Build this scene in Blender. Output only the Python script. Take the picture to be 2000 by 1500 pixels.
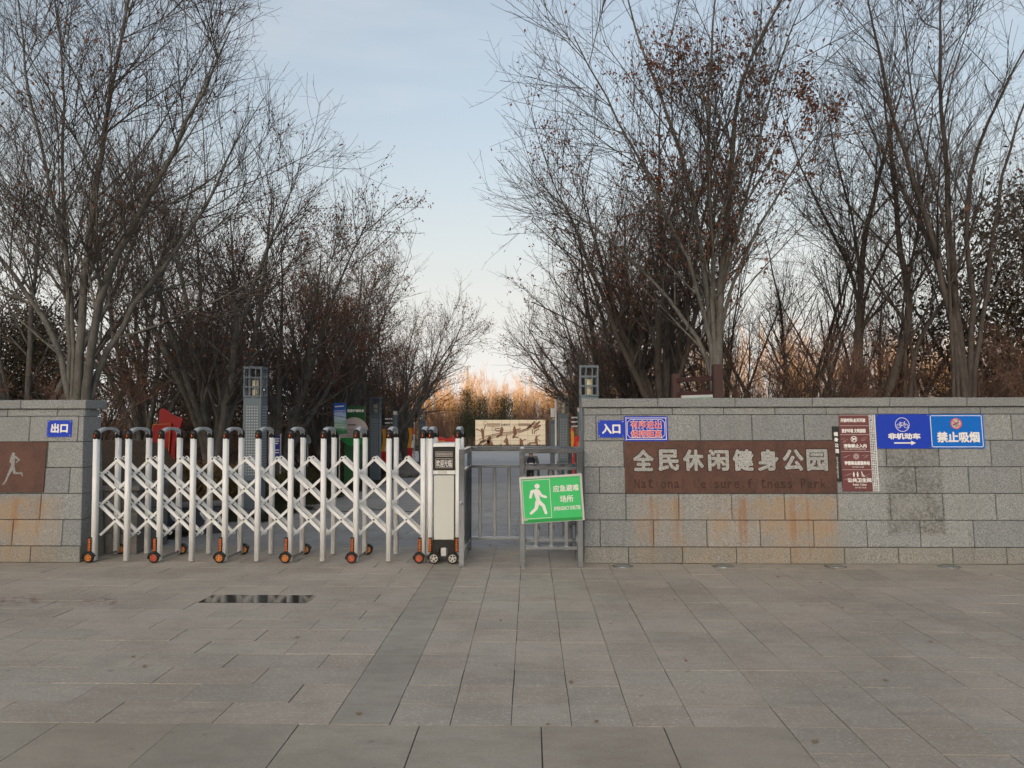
import bpy, bmesh, math, random
import numpy as np
from mathutils import Vector, Matrix

for _o in list(bpy.data.objects):
    bpy.data.objects.remove(_o, do_unlink=True)
SC = bpy.context.scene
COL = SC.collection
RAD = math.radians

# ------------------------------------------------------------------ camera
F_PX, CAM_H = 1520.0, 1.55
_yaw, _pitch, _roll = RAD(-1.36), RAD(2.45), RAD(-0.13)
C_FWD = Vector((math.sin(_yaw) * math.cos(_pitch), math.cos(_yaw) * math.cos(_pitch), math.sin(_pitch)))
_r0 = Vector((math.cos(_yaw), -math.sin(_yaw), 0)); _u0 = _r0.cross(C_FWD)
C_RT = math.cos(_roll) * _r0 + math.sin(_roll) * _u0
C_UP = -math.sin(_roll) * _r0 + math.cos(_roll) * _u0
cam_d = bpy.data.cameras.new('camera'); cam = bpy.data.objects.new('camera', cam_d); COL.objects.link(cam)
cam.matrix_world = Matrix(((C_RT.x, C_UP.x, -C_FWD.x, 0), (C_RT.y, C_UP.y, -C_FWD.y, 0), (C_RT.z, C_UP.z, -C_FWD.z, CAM_H), (0, 0, 0, 1)))
cam_d.sensor_width = 36; cam_d.lens = 36 * F_PX / 2000; cam_d.clip_start = 0.1; cam_d.clip_end = 4000
SC.camera = cam

# ------------------------------------------------------------------ sky, sun, exposure
SUN_EL, SUN_AZ = RAD(7.5), RAD(-12)      # low sun behind the camera, a little to the left
sun_dir = Vector((math.sin(SUN_AZ) * math.cos(SUN_EL), -math.cos(SUN_AZ) * math.cos(SUN_EL), math.sin(SUN_EL)))  # towards the sun
world = bpy.data.worlds.new('World'); SC.world = world; world.use_nodes = True
wn, wl = world.node_tree.nodes, world.node_tree.links
bg = wn['Background']; bg.inputs['Strength'].default_value = 0.15
sky = wn.new('ShaderNodeTexSky'); sky.sky_type = 'NISHITA'; sky.sun_disc = False
sky.sun_elevation = SUN_EL; sky.sun_rotation = math.atan2(sun_dir.x, sun_dir.y)
sky.altitude = 0; sky.air_density = 1.0; sky.dust_density = 8.0; sky.ozone_density = 1.0
# thin clouds, the same all round the dome
tc = wn.new('ShaderNodeTexCoord'); mp = wn.new('ShaderNodeMapping'); mp.inputs['Scale'].default_value = (1.6, 1.6, 9.0)
nz = wn.new('ShaderNodeTexNoise'); nz.inputs['Scale'].default_value = 1.7; nz.inputs['Detail'].default_value = 7; nz.inputs['Roughness'].default_value = 0.55
cr = wn.new('ShaderNodeValToRGB'); cr.color_ramp.elements[0].position = 0.5; cr.color_ramp.elements[1].position = 0.78
cr.color_ramp.elements[1].color = (0.20, 0.20, 0.20, 1)
mxc = wn.new('ShaderNodeMix'); mxc.data_type = 'RGBA'; mxc.inputs['B'].default_value = (1.9, 1.85, 1.8, 1)
hsv = wn.new('ShaderNodeHueSaturation'); hsv.inputs['Saturation'].default_value = 0.60; hsv.inputs['Value'].default_value = 0.77
wl.new(tc.outputs['Generated'], mp.inputs['Vector']); wl.new(mp.outputs['Vector'], nz.inputs['Vector'])
wl.new(nz.outputs['Fac'], cr.inputs['Fac']); wl.new(cr.outputs['Color'], mxc.inputs['Factor'])
wl.new(sky.outputs['Color'], hsv.inputs['Color']); wl.new(hsv.outputs['Color'], mxc.inputs['A'])
# pale haze low over the whole horizon
sx = wn.new('ShaderNodeSeparateXYZ'); hz = wn.new('ShaderNodeMapRange'); hz.interpolation_type = 'SMOOTHERSTEP'
hz.inputs['From Min'].default_value = -0.05; hz.inputs['From Max'].default_value = 0.42; hz.inputs['To Min'].default_value = 0.92; hz.inputs['To Max'].default_value = 0.0
mxh = wn.new('ShaderNodeMix'); mxh.data_type = 'RGBA'; mxh.inputs['B'].default_value = (2.05, 2.0, 1.92, 1)
wl.new(tc.outputs['Generated'], sx.inputs[0]); wl.new(sx.outputs['Z'], hz.inputs['Value']); wl.new(hz.outputs['Result'], mxh.inputs['Factor'])
wl.new(mxc.outputs['Result'], mxh.inputs['A']); wl.new(mxh.outputs['Result'], bg.inputs['Color'])

sl = bpy.data.lights.new('sun', 'SUN'); sl.energy = 3.5; sl.angle = RAD(0.6); sl.color = (1.0, 0.65, 0.34)
sun = bpy.data.objects.new('sun', sl); COL.objects.link(sun)
sun.rotation_euler = sun_dir.to_track_quat('Z', 'Y').to_euler()
SC.view_settings.view_transform = 'Standard'; SC.view_settings.look = 'None'
SC.view_settings.exposure = 1.8; SC.view_settings.gamma = 1.0; SC.view_settings.use_curve_mapping = False
SC.render.engine = 'CYCLES'
SC.cycles.max_bounces = 6; SC.cycles.diffuse_bounces = 3; SC.cycles.glossy_bounces = 3; SC.cycles.transparent_max_bounces = 4

# ------------------------------------------------------------------ helpers
def at(px, py, Y):
    """world point on the plane at depth Y that the photograph shows at (px, py)"""
    d = C_FWD + C_RT * ((px - 1000) / F_PX) - C_UP * ((py - 750) / F_PX)
    return Vector((0, 0, CAM_H)) + d * (Y / d.y)

def on_ground(px, py, z=0.0):
    d = C_FWD + C_RT * ((px - 1000) / F_PX) - C_UP * ((py - 750) / F_PX)
    return Vector((0, 0, CAM_H)) + d * ((z - CAM_H) / d.z)

def gz(Y):
    """height of the park ground: level at the gate, falling gently inwards, level again at the far square"""
    return -0.024 * min(max(Y - 9.4, 0), 61.0)

class MB:
    def __init__(s): s.v = []; s.f = []; s.m = []; s.mi = 0
    def add(s, vs, fs):
        n = len(s.v); s.v += [tuple(p) for p in vs]
        for f in fs: s.f.append(tuple(n + i for i in f)); s.m.append(s.mi)
        return s
    def hexa(s, p):
        """8 points: 0-3 bottom ring, 4-7 top ring"""
        return s.add(p, [(0, 3, 2, 1), (4, 5, 6, 7), (0, 1, 5, 4), (1, 2, 6, 5), (2, 3, 7, 6), (3, 0, 4, 7)])
    def box(s, x0, x1, y0, y1, z0, z1):
        return s.hexa([(x0, y0, z0), (x1, y0, z0), (x1, y1, z0), (x0, y1, z0), (x0, y0, z1), (x1, y0, z1), (x1, y1, z1), (x0, y1, z1)])
    def bbox(s, x0, x1, y0, y1, z0, z1, b=0.004):
        """box with chamfered edges"""
        bm = bmesh.new(); bmesh.ops.create_cube(bm, size=1)
        for v in bm.verts: v.co = Vector(((x0 + x1) / 2 + v.co.x * (x1 - x0), (y0 + y1) / 2 + v.co.y * (y1 - y0), (z0 + z1) / 2 + v.co.z * (z1 - z0)))
        bmesh.ops.bevel(bm, geom=bm.edges[:], offset=b, segments=1, affect='EDGES')
        bm.verts.index_update()
        s.add([v.co for v in bm.verts], [[v.index for v in f.verts] for f in bm.faces]); bm.free(); return s
    def tube(s, pts, r, n=8, cap=True):
        pts = [Vector(p) for p in pts]; rs = r if isinstance(r, (list, tuple)) else [r] * len(pts)
        vs = []; fs = []
        d0 = (pts[1] - pts[0]).normalized(); ref = Vector((0, 0, 1)) if abs(d0.z) < 0.9 else Vector((1, 0, 0))
        for i, p in enumerate(pts):
            d = (pts[min(i + 1, len(pts) - 1)] - pts[max(i - 1, 0)]).normalized()
            a = d.cross(ref).normalized(); b = d.cross(a)
            for k in range(n):
                t = 2 * math.pi * k / n; vs.append(p + (a * math.cos(t) + b * math.sin(t)) * rs[i])
        for i in range(len(pts) - 1):
            for k in range(n): fs.append((i * n + k, i * n + (k + 1) % n, (i + 1) * n + (k + 1) % n, (i + 1) * n + k))
        if cap: fs.append(tuple(range(n - 1, -1, -1))); fs.append(tuple((len(pts) - 1) * n + k for k in range(n)))
        return s.add(vs, fs)
    def bar(s, p, q, w, t, up=(0, 1, 0)):
        """rectangular bar from p to q, w across, t along `up`"""
        p, q, up = Vector(p), Vector(q), Vector(up); d = (q - p).normalized(); a = d.cross(up).normalized() * (w / 2); b = up.normalized() * (t / 2)
        return s.hexa([p - a - b, p + a - b, p + a + b, p - a + b, q - a - b, q + a - b, q + a + b, q - a + b])
    def prism(s, poly, y0, y1):
        """polygon in (x, z), from y0 to y1"""
        n = len(poly); vs = [(x, y0, z) for x, z in poly] + [(x, y1, z) for x, z in poly]
        return s.add(vs, [tuple(range(n)), tuple(range(2 * n - 1, n - 1, -1))] + [(i, n + i, n + (i + 1) % n, (i + 1) % n) for i in range(n)])
    def capsule(s, p, q, r, y0, y1, r2=None, n=7):
        r2 = r if r2 is None else r2; a = math.atan2(q[1] - p[1], q[0] - p[0]); poly = []
        for k in range(n): t = a + math.pi / 2 + math.pi * k / (n - 1); poly.append((p[0] + r * math.cos(t), p[1] + r * math.sin(t)))
        for k in range(n): t = a - math.pi / 2 + math.pi * k / (n - 1); poly.append((q[0] + r2 * math.cos(t), q[1] + r2 * math.sin(t)))
        return s.prism(poly, y0, y1)
    def path(s, pts, r, y0, y1):
        for i in range(len(pts) - 1): s.capsule(pts[i], pts[i + 1], r, y0, y1 - 0.0002 * (i % 3))
        return s
    def disc(s, c, r, y0, y1, n=20):
        return s.prism([(c[0] + r * math.cos(2 * math.pi * k / n), c[1] + r * math.sin(2 * math.pi * k / n)) for k in range(n)], y0, y1)
    def ring(s, c, r0, r1, y0, y1, n=24, a0=0, a1=2 * math.pi):
        vs = []; fs = []
        for k in range(n + 1):
            t = a0 + (a1 - a0) * k / n; cs, sn = math.cos(t), math.sin(t)
            vs += [(c[0] + r0 * cs, y0, c[1] + r0 * sn), (c[0] + r1 * cs, y0, c[1] + r1 * sn), (c[0] + r1 * cs, y1, c[1] + r1 * sn), (c[0] + r0 * cs, y1, c[1] + r0 * sn)]
        for k in range(n):
            for j in range(4): fs.append((4 * k + j, 4 * k + (j + 1) % 4, 4 * k + 4 + (j + 1) % 4, 4 * k + 4 + j))
        return s.add(vs, fs)
    def lathe(s, prof, n=16, c=(0, 0, 0), axis='z'):
        vs = []; fs = []; m = len(prof)
        for k in range(n):
            t = 2 * math.pi * k / n
            for r, h in prof:
                x, y, z = r * math.cos(t), r * math.sin(t), h
                if axis == 'y': x, y, z = x, z, y
                vs.append((c[0] + x, c[1] + y, c[2] + z))
        for k in range(n):
            for j in range(m - 1): fs.append((k * m + j, ((k + 1) % n) * m + j, ((k + 1) % n) * m + j + 1, k * m + j + 1))
        return s.add(vs, fs)
    def mesh(s, name):
        me = bpy.data.meshes.new(name); me.from_pydata(s.v, [], s.f); me.update(); return me
    def build(s, name, mats, parent=None, loc=(0, 0, 0), smooth=False, rot=(0, 0, 0)):
        me = s.mesh(name)
        bm = bmesh.new(); bm.from_mesh(me); bmesh.ops.recalc_face_normals(bm, faces=bm.faces[:]); bm.to_mesh(me); bm.free()
        mats = mats if isinstance(mats, (list, tuple)) else [mats]
        for m in mats: me.materials.append(m)
        if len(mats) > 1: me.polygons.foreach_set('material_index', s.m)
        if smooth: me.polygons.foreach_set('use_smooth', [True] * len(me.polygons)); 
        return link(name, me, parent, loc, rot)

def link(name, me, parent=None, loc=(0, 0, 0), rot=(0, 0, 0)):
    o = bpy.data.objects.new(name, me); COL.objects.link(o); o.parent = parent; o.location = loc; o.rotation_euler = rot
    return o

def thing(name, label, cat, loc=(0, 0, 0), rot=(0, 0, 0), group=None):
    o = bpy.data.objects.new(name, None); o.empty_display_size = 0.1; COL.objects.link(o); o.location = loc; o.rotation_euler = rot
    return tag(o, label, cat, group)

def tag(o, label, cat, group=None):
    o['label'] = label; o['category'] = cat
    if group: o['group'] = group
    return o

def struct(o): o['kind'] = 'structure'; return o
def stuff(o): o['kind'] = 'stuff'; return o

# ------------------------------------------------------------------ materials
def newmat(name, rough=0.7, metal=0.0, color=(0.5, 0.5, 0.5), spec=0.5):
    m = bpy.data.materials.new(name); m.use_nodes = True; b = m.node_tree.nodes['Principled BSDF']
    b.inputs['Base Color'].default_value = (*color, 1); b.inputs['Roughness'].default_value = rough; b.inputs['Metallic'].default_value = metal
    b.inputs['Specular IOR Level'].default_value = spec
    return m, m.node_tree.nodes, m.node_tree.links, b

class G:
    """small node-graph helper"""
    def __init__(s, m): s.t = m.node_tree; s.n = s.t.nodes; s.l = s.t.links; s.b = s.n['Principled BSDF']
    def put(s, sock, v):
        if isinstance(v, bpy.types.NodeSocket): s.l.new(v, sock)
        elif isinstance(v, (tuple, list)) and sock.type == 'RGBA' and len(v) == 3: sock.default_value = (*v, 1)
        else: sock.default_value = v
    def pos(s): return s.n.new('ShaderNodeNewGeometry').outputs['Position']
    def obj(s): return s.n.new('ShaderNodeTexCoord').outputs['Object']
    def rnd(s): return s.n.new('ShaderNodeObjectInfo').outputs['Random']
    def attr(s, name): a = s.n.new('ShaderNodeAttribute'); a.attribute_name = name; return a.outputs['Fac']
    def map(s, v, scale=(1, 1, 1), loc=(0, 0, 0)):
        n = s.n.new('ShaderNodeMapping'); s.put(n.inputs['Vector'], v); n.inputs['Scale'].default_value = scale; n.inputs['Location'].default_value = loc; return n.outputs['Vector']
    def noise(s, v, scale, detail=3, rough=0.5):
        n = s.n.new('ShaderNodeTexNoise'); s.put(n.inputs['Vector'], v); n.inputs['Scale'].default_value = scale; n.inputs['Detail'].default_value = detail; n.inputs['Roughness'].default_value = rough; return n.outputs['Fac']
    def voro(s, v, scale):
        n = s.n.new('ShaderNodeTexVoronoi'); s.put(n.inputs['Vector'], v); n.inputs['Scale'].default_value = scale; return n.outputs['Color']
    def ramp(s, f, a, b, ca=0.0, cb=1.0):
        n = s.n.new('ShaderNodeMapRange'); s.put(n.inputs['Value'], f); n.interpolation_type = 'SMOOTHSTEP'
        n.inputs['From Min'].default_value = a; n.inputs['From Max'].default_value = b; n.inputs['To Min'].default_value = ca; n.inputs['To Max'].default_value = cb; return n.outputs['Result']
    def mix(s, f, a, b, mode='MIX'):
        n = s.n.new('ShaderNodeMix'); n.data_type = 'RGBA'; n.blend_type = mode; s.put(n.inputs['Factor'], f); s.put(n.inputs['A'], a); s.put(n.inputs['B'], b); return n.outputs['Result']
    def math(s, op, a, b=0.0):
        n = s.n.new('ShaderNodeMath'); n.operation = op; s.put(n.inputs[0], a); s.put(n.inputs[1], b); return n.outputs[0]
    def xyz(s, v): n = s.n.new('ShaderNodeSeparateXYZ'); s.put(n.inputs[0], v); return n.outputs
    def color(s, c): s.put(s.b.inputs['Base Color'], c)
    def rough(s, c): s.put(s.b.inputs['Roughness'], c)
    def bump(s, h, strength=0.3, dist=0.01):
        n = s.n.new('ShaderNodeBump'); s.put(n.inputs['Height'], h); n.inputs['Strength'].default_value = strength; n.inputs['Distance'].default_value = dist; s.l.new(n.outputs['Normal'], s.b.inputs['Normal'])
    def band(s, v, lo, hi, soft):
        return s.math('MULTIPLY', s.ramp(v, lo - soft, lo + soft), s.ramp(v, hi - soft, hi + soft, 1.0, 0.0))

def plain(name, color, rough=0.6, metal=0.0, var=0.12, scale=6.0, spec=0.4, bump=0.0):
    """paint, plastic, print: a colour with slight grime"""
    m = newmat(name, rough, metal, color, spec)[0]; g = G(m); p = g.obj()
    n = g.noise(p, scale, 5, 0.6); d = tuple(max(0, c * (1 - var * 2)) for c in color); e = tuple(min(1, c * (1 + var)) for c in color)
    g.color(g.mix(n, d, e)); g.rough(g.ramp(n, 0.3, 0.7, rough * 0.85, min(1, rough * 1.15)))
    if bump: g.bump(g.noise(p, scale * 8, 3), bump, 0.004)
    return m

def granite(name, base, rust=False, patch=False, tint=(1, 1, 1)):
    m = newmat(name, 0.78, 0, base, 0.3)[0]; g = G(m); p = g.pos()
    sp = g.noise(p, 95, 2, 0.6); sp2 = g.noise(p, 42, 2, 0.5); big = g.noise(p, 1.7, 4, 0.6)
    b = [base[i] * tint[i] for i in range(3)]
    c = g.mix(g.ramp(sp, 0.34, 0.66), [x * 0.62 for x in b], [min(1, x * 1.32) for x in b])
    c = g.mix(g.ramp(sp2, 0.56, 0.68, 0, 0.4), c, [min(1, x * 1.5) for x in b])
    c = g.mix(g.ramp(big, 0.35, 0.7, 0, 0.35), c, [b[0] * 0.86, b[1] * 0.83, b[2] * 0.78])
    rv = g.math('ADD', g.rnd(), g.attr('rnd'))
    c = g.mix(1.0, c, g.mix(g.math('FRACT', rv), (0.87, 0.88, 0.895), (1.07, 1.055, 1.03)), 'MULTIPLY')
    # rain streaks
    st = g.noise(g.map(p, (9, 9, 0.7)), 1.0, 4, 0.6)
    c = g.mix(g.ramp(st, 0.52, 0.75, 0, 0.28), c, [x * 0.45 for x in b])
    x, y, z = g.xyz(p)
    if rust:
        s1 = g.ramp(g.noise(g.map(p, (7.5, 0, 0.16), (1.7, 0, 0)), 1.0, 3, 0.65), 0.47, 0.70)
        s2 = g.ramp(g.noise(g.map(p, (1.6, 0, 0.5), (4.2, 0, 0)), 1.0, 3, 0.6), 0.30, 0.58)
        br = g.ramp(g.noise(p, 6, 4, 0.7), 0.35, 0.6, 0.35, 1)
        under = g.math('MULTIPLY', g.ramp(z, 0.66, 0.735, 1, 0), g.ramp(z, 0.02, 0.4, 0.45, 1))
        inr = g.band(x, 1.12, 3.24, 0.09); inl = g.ramp(x, -5.2, -5.05, 1, 0)
        area = g.math('MULTIPLY', under, g.math('ADD', inr, inl))
        k = g.math('MULTIPLY', area, br)
        c = g.mix(g.math('MULTIPLY', k, g.math('MULTIPLY', s2, 0.62)), c, (0.36, 0.235, 0.125))
        c = g.mix(g.math('MULTIPLY', k, g.math('MULTIPLY', s1, 0.7)), c, (0.26, 0.12, 0.045))
    if patch:
        w = g.math('MULTIPLY', g.noise(p, 7, 3), 0.05)
        k = g.math('MULTIPLY', g.band(g.math('ADD', x, w), 3.80, 4.40, 0.02), g.band(g.math('ADD', z, w), 0.34, 1.26, 0.03))
        ch = g.math('MULTIPLY', g.ramp(g.noise(p, 30, 3, 0.7), 0.35, 0.65, 0.1, 0.75), g.ramp(g.noise(p, 3.5, 3, 0.6), 0.3, 0.65, 0.25, 1.0))
        c = g.mix(g.math('MULTIPLY', k, ch), c, (0.085, 0.08, 0.07))
    g.color(c); g.bump(sp, 0.35, 0.004)
    return m

def paver(name, a, b, fleck, smooth=False):
    m = newmat(name, 0.62, 0, a, 0.35)[0]; g = G(m); p = g.pos()
    sp = g.noise(p, 70, 3, 0.75); fl = g.noise(g.map(p, (1, 1.5, 1)), 38, 4, 0.75); big = g.noise(p, 0.8, 5, 0.65); mid = g.noise(g.map(p, (1, 2, 1)), 5.0, 4, 0.6)
    rv = g.math('FRACT', g.math('ADD', g.rnd(), g.attr('rnd')))
    c = g.mix(rv, a, b)
    hue = g.math('FRACT', g.math('MULTIPLY', rv, 7.3)); c = g.mix(1.0, c, g.mix(hue, (1.015, 0.985, 0.965), (0.985, 1.0, 0.99)), 'MULTIPLY')
    c = g.mix(g.ramp(sp, 0.35, 0.65, 0, 0.9), g.mix(1.0, c, (0.84, 0.83, 0.82), 'MULTIPLY'), c)
    if not smooth: c = g.mix(g.ramp(fl, 0.55, 0.63, 0, fleck), c, (0.70, 0.66, 0.62))
    c = g.mix(g.ramp(mid, 0.45, 0.75, 0, 0.25), c, [v * 0.66 for v in a])
    c = g.mix(g.ramp(big, 0.42, 0.62, 0, 0.8), c, g.mix(1.0, c, (0.80, 0.80, 0.79), 'MULTIPLY'))
    sc = g.noise(g.map(p, (0.6, 2.4, 1), (3, 1, 0)), 1.3, 6, 0.7); c = g.mix(g.ramp(sc, 0.56, 0.7, 0, 0.4), c, [v * 0.6 for v in a])
    # faded reddish splashes on the left
    x, y, z = g.xyz(p)
    k = g.math('MULTIPLY', g.band(g.math('ADD', y, g.math('MULTIPLY', g.noise(p, 3, 3), 0.5)), 6.72, 6.95, 0.06), g.math('ADD', g.ramp(x, -4.1, -4.2), g.band(x, -3.78, -3.48, 0.06)))
    c = g.mix(g.math('MULTIPLY', k, g.ramp(g.noise(p, 9, 4, 0.7), 0.45, 0.6, 0, 0.7)), c, (0.13, 0.06, 0.05))
    gum = g.ramp(g.voro(p, 3.1), 0.965, 0.97); spots = g.ramp(g.noise(p, 11, 2), 0.7, 0.76, 0, 0.6)
    c = g.mix(spots, c, [v * 0.45 for v in a])
    g.color(c); g.rough(g.ramp(mid, 0.3, 0.7, 0.42 if smooth else 0.55, 0.72)); g.bump(g.math('ADD', sp, g.math('MULTIPLY', mid, 0.6)), 0.12 if smooth else 0.3, 0.004)
    return m

M = {}
M['granite'] = granite('granite', (0.255, 0.272, 0.282), rust=True, patch=True)
M['granite_letter'] = granite('granite_letter', (0.36, 0.375, 0.375))
M['granite_base'] = granite('granite_base', (0.235, 0.237, 0.225), rust=True)
M['granite_dark'] = granite('granite_dark', (0.16, 0.16, 0.16))
M['joint'] = plain('joint_sand', (0.10, 0.092, 0.082), 0.95)
M['mortar'] = plain('mortar', (0.03, 0.028, 0.026), 0.9)
M['paver'] = paver('paver', (0.395, 0.36, 0.315), (0.455, 0.412, 0.36), 0.5)
M['paver_smooth'] = paver('paver_smooth', (0.355, 0.335, 0.30), (0.38, 0.36, 0.32), 0.1, True)
M['paver_slab'] = paver('paver_slab', (0.37, 0.338, 0.29), (0.395, 0.36, 0.305), 0.1, True)
M['path_paver'] = paver('path_paver', (0.33, 0.33, 0.335), (0.38, 0.38, 0.385), 0.15, True)
M['steel'] = plain('steel', (0.47, 0.51, 0.56), 0.17, 1.0, 0.14, 3)
M['white'] = plain('white_paint', (0.78, 0.80, 0.815), 0.38, 0, 0.09, 7)
M['white_sheet'] = plain('white_sheet', (0.58, 0.60, 0.58), 0.35, 0, 0.03, 2)
M['grey_plastic'] = plain('grey_plastic', (0.42, 0.45, 0.49), 0.4, 0, 0.06)
M['black'] = plain('black_plastic', (0.012, 0.012, 0.013), 0.4)
M['rubber'] = plain('rubber', (0.02, 0.02, 0.02), 0.75)
M['amber'] = plain('amber_lens', (0.55, 0.13, 0.03), 0.25, 0, 0.2, 40)
M['amber_dark'] = plain('amber_dark', (0.05, 0.014, 0.006), 0.2, 0, 0.2, 40)
M['orange_rim'] = plain('orange_rim', (0.62, 0.20, 0.03), 0.4)
M['red_rim'] = plain('red_rim', (0.55, 0.09, 0.03), 0.4)
M['chrome'] = plain('chrome_rim', (0.62, 0.61, 0.58), 0.3, 0.6)
M['blue'] = plain('blue_print', (0.010, 0.048, 0.48), 0.5, 0, 0.10, 4, 0.22)
M['blue2'] = plain('cyan_blue_print', (0.0, 0.145, 0.60), 0.5, 0, 0.10, 4, 0.22)
M['bluedark'] = plain('navy_print', (0.02, 0.03, 0.32), 0.45)
M['wprint'] = plain('white_print', (0.78, 0.78, 0.78), 0.5, 0, 0.05, 9)
M['wprint2'] = plain('worn_white_print', (0.55, 0.50, 0.48), 0.55, 0, 0.2, 25)
M['redprint'] = plain('red_print', (0.70, 0.05, 0.06), 0.5, 0, 0.08, 9)
M['green'] = plain('green_print', (0.06, 0.53, 0.17), 0.42, 0, 0.07, 3, 0.25)
M['green_deep'] = plain('deep_green_print', (0.02, 0.30, 0.07), 0.42)
M['alu'] = plain('aluminium_frame', (0.55, 0.55, 0.55), 0.42, 0.5, 0.06)
M['lamp_blue'] = plain('blue_grey_metal', (0.135, 0.18, 0.225), 0.5, 0.2, 0.10, 5)
M['hole'] = plain('pale_hole', (0.40, 0.45, 0.48), 0.6)
M['lamp_glass'] = plain('lamp_glass', (0.72, 0.68, 0.50), 0.35, 0, 0.06)
M['flag_red'] = plain('flag_red', (0.36, 0.012, 0.018), 0.42, 0, 0.08, 3)
M['bright_red'] = plain('bright_red', (0.58, 0.02, 0.025), 0.45)
M['gold'] = plain('gold_paint', (0.50, 0.20, 0.03), 0.45)
M['yellow'] = plain('yellow_paint', (0.75, 0.36, 0.03), 0.5)
M['wood'] = plain('brown_boards', (0.062, 0.028, 0.026), 0.6, 0, 0.25, 9)
M['dgreen'] = plain('dark_green_board', (0.012, 0.10, 0.035), 0.45)
M['pink'] = plain('pale_pink_print', (0.60, 0.52, 0.52), 0.5)
M['ink'] = plain('ink', (0.03, 0.03, 0.035), 0.6)
M['slate'] = plain('slate', (0.045, 0.055, 0.075), 0.5, 0, 0.2, 8)
M['tile'] = plain('cream_tile', (0.64, 0.58, 0.46), 0.5, 0, 0.06, 1.2)
M['relief'] = plain('brown_relief', (0.18, 0.085, 0.055), 0.6)
M['maroon'] = plain('maroon_print', (0.155, 0.045, 0.05), 0.5, 0, 0.2, 7)
M['rail_white'] = plain('pole_white', (0.62, 0.64, 0.66), 0.4)
M['lightgreen'] = plain('pale_green_print', (0.25, 0.50, 0.36), 0.5)

def corten():
    m = newmat('weathering_steel', 0.72, 0.1, (0.12, 0.055, 0.04))[0]; g = G(m); p = g.pos()
    a = g.noise(p, 3.2, 6, 0.65); b = g.noise(p, 60, 3, 0.6); s = g.noise(g.map(p, (6, 6, 0.9)), 1.0, 4, 0.6)
    c = g.mix(g.ramp(a, 0.3, 0.7), (0.062, 0.032, 0.027), (0.115, 0.053, 0.04))
    c = g.mix(g.ramp(b, 0.4, 0.7, 0, 0.45), c, (0.16, 0.075, 0.05)); c = g.mix(g.ramp(s, 0.48, 0.7, 0, 0.6), c, (0.048, 0.026, 0.024))
    g.color(c); g.bump(b, 0.3, 0.003); return m
M['corten'] = corten()
M['corten_cut_and_shade'] = plain('weathering_steel_groove_and_shade', (0.05, 0.026, 0.02), 0.8)
M['corten_faint'] = plain('weathering_steel_faint', (0.088, 0.044, 0.034), 0.75)

def bark(name, a, b):
    m = newmat(name, 0.9, 0, a, 0.2)[0]; g = G(m); p = g.obj()
    n = g.noise(g.map(p, (1, 1, 0.45)), 9, 5, 0.7); f = g.noise(g.map(p, (1, 1, 2.5)), 26, 3, 0.6)
    c = g.mix(g.ramp(n, 0.3, 0.7), a, b); c = g.mix(g.ramp(f, 0.55, 0.75, 0, 0.5), c, [v * 0.5 for v in a])
    g.color(c); g.bump(n, 0.5, 0.02); return m
M['bark'] = bark('grey_bark', (0.082, 0.080, 0.074), (0.16, 0.156, 0.146))
M['bark_dark'] = bark('dark_bark', (0.055, 0.047, 0.043), (0.10, 0.088, 0.08))
M['twig'] = bark('twig_bark', (0.068, 0.057, 0.052), (0.125, 0.105, 0.095))
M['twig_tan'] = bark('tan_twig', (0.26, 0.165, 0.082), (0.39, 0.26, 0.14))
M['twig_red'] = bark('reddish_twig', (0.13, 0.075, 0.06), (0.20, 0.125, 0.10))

def leafmat(name, a, b, trans=0.15):
    m = newmat(name, 0.75, 0, a, 0.2)[0]; g = G(m); n = g.noise(g.obj(), 3.1, 3, 0.6); r = g.noise(g.obj(), 19, 2, 0.6)
    g.color(g.mix(g.math('MULTIPLY', g.math('ADD', n, r), 0.5), a, b)); return m
M['leaf_brown'] = leafmat('dry_leaf', (0.085, 0.036, 0.022), (0.27, 0.115, 0.065))
M['leaf_dark'] = leafmat('dark_leaf', (0.02, 0.02, 0.014), (0.085, 0.068, 0.044))
M['leaf_dead'] = leafmat('dead_leaf', (0.045, 0.03, 0.02), (0.22, 0.145, 0.095))
M['leaf_hedge'] = leafmat('hedge_leaf', (0.09, 0.062, 0.028), (0.27, 0.185, 0.085))
M['leaf_olive'] = leafmat('olive_leaf', (0.03, 0.032, 0.016), (0.09, 0.08, 0.035))
M['needle'] = leafmat('pine_needle', (0.020, 0.032, 0.022), (0.055, 0.075, 0.045))
M['grass_leaf'] = leafmat('strap_leaf', (0.018, 0.026, 0.014), (0.07, 0.07, 0.035))

def soil():
    m = newmat('soil', 0.95, 0, (0.06, 0.045, 0.035), 0.1)[0]; g = G(m); p = g.pos()
    a = g.noise(p, 0.35, 5, 0.6); b = g.noise(p, 14, 5, 0.75)
    c = g.mix(g.ramp(a, 0.35, 0.65), (0.085, 0.064, 0.048), (0.15, 0.112, 0.078)); c = g.mix(g.ramp(b, 0.45, 0.65, 0, 0.7), c, (0.20, 0.13, 0.08))
    g.color(c); g.bump(b, 0.6, 0.03); return m
M['soil'] = soil()

def street_mat():
    m = newmat('asphalt', 0.9, 0, (0.05, 0.05, 0.05), 0.3)[0]; g = G(m); p = g.pos()
    a = g.noise(p, 0.5, 5, 0.6); b = g.noise(p, 60, 3, 0.7); g.color(g.mix(a, (0.042, 0.042, 0.042), g.mix(b, (0.05, 0.05, 0.05), (0.075, 0.073, 0.07)))); g.bump(b, 0.3, 0.006); return m
M['asphalt'] = street_mat()

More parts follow.
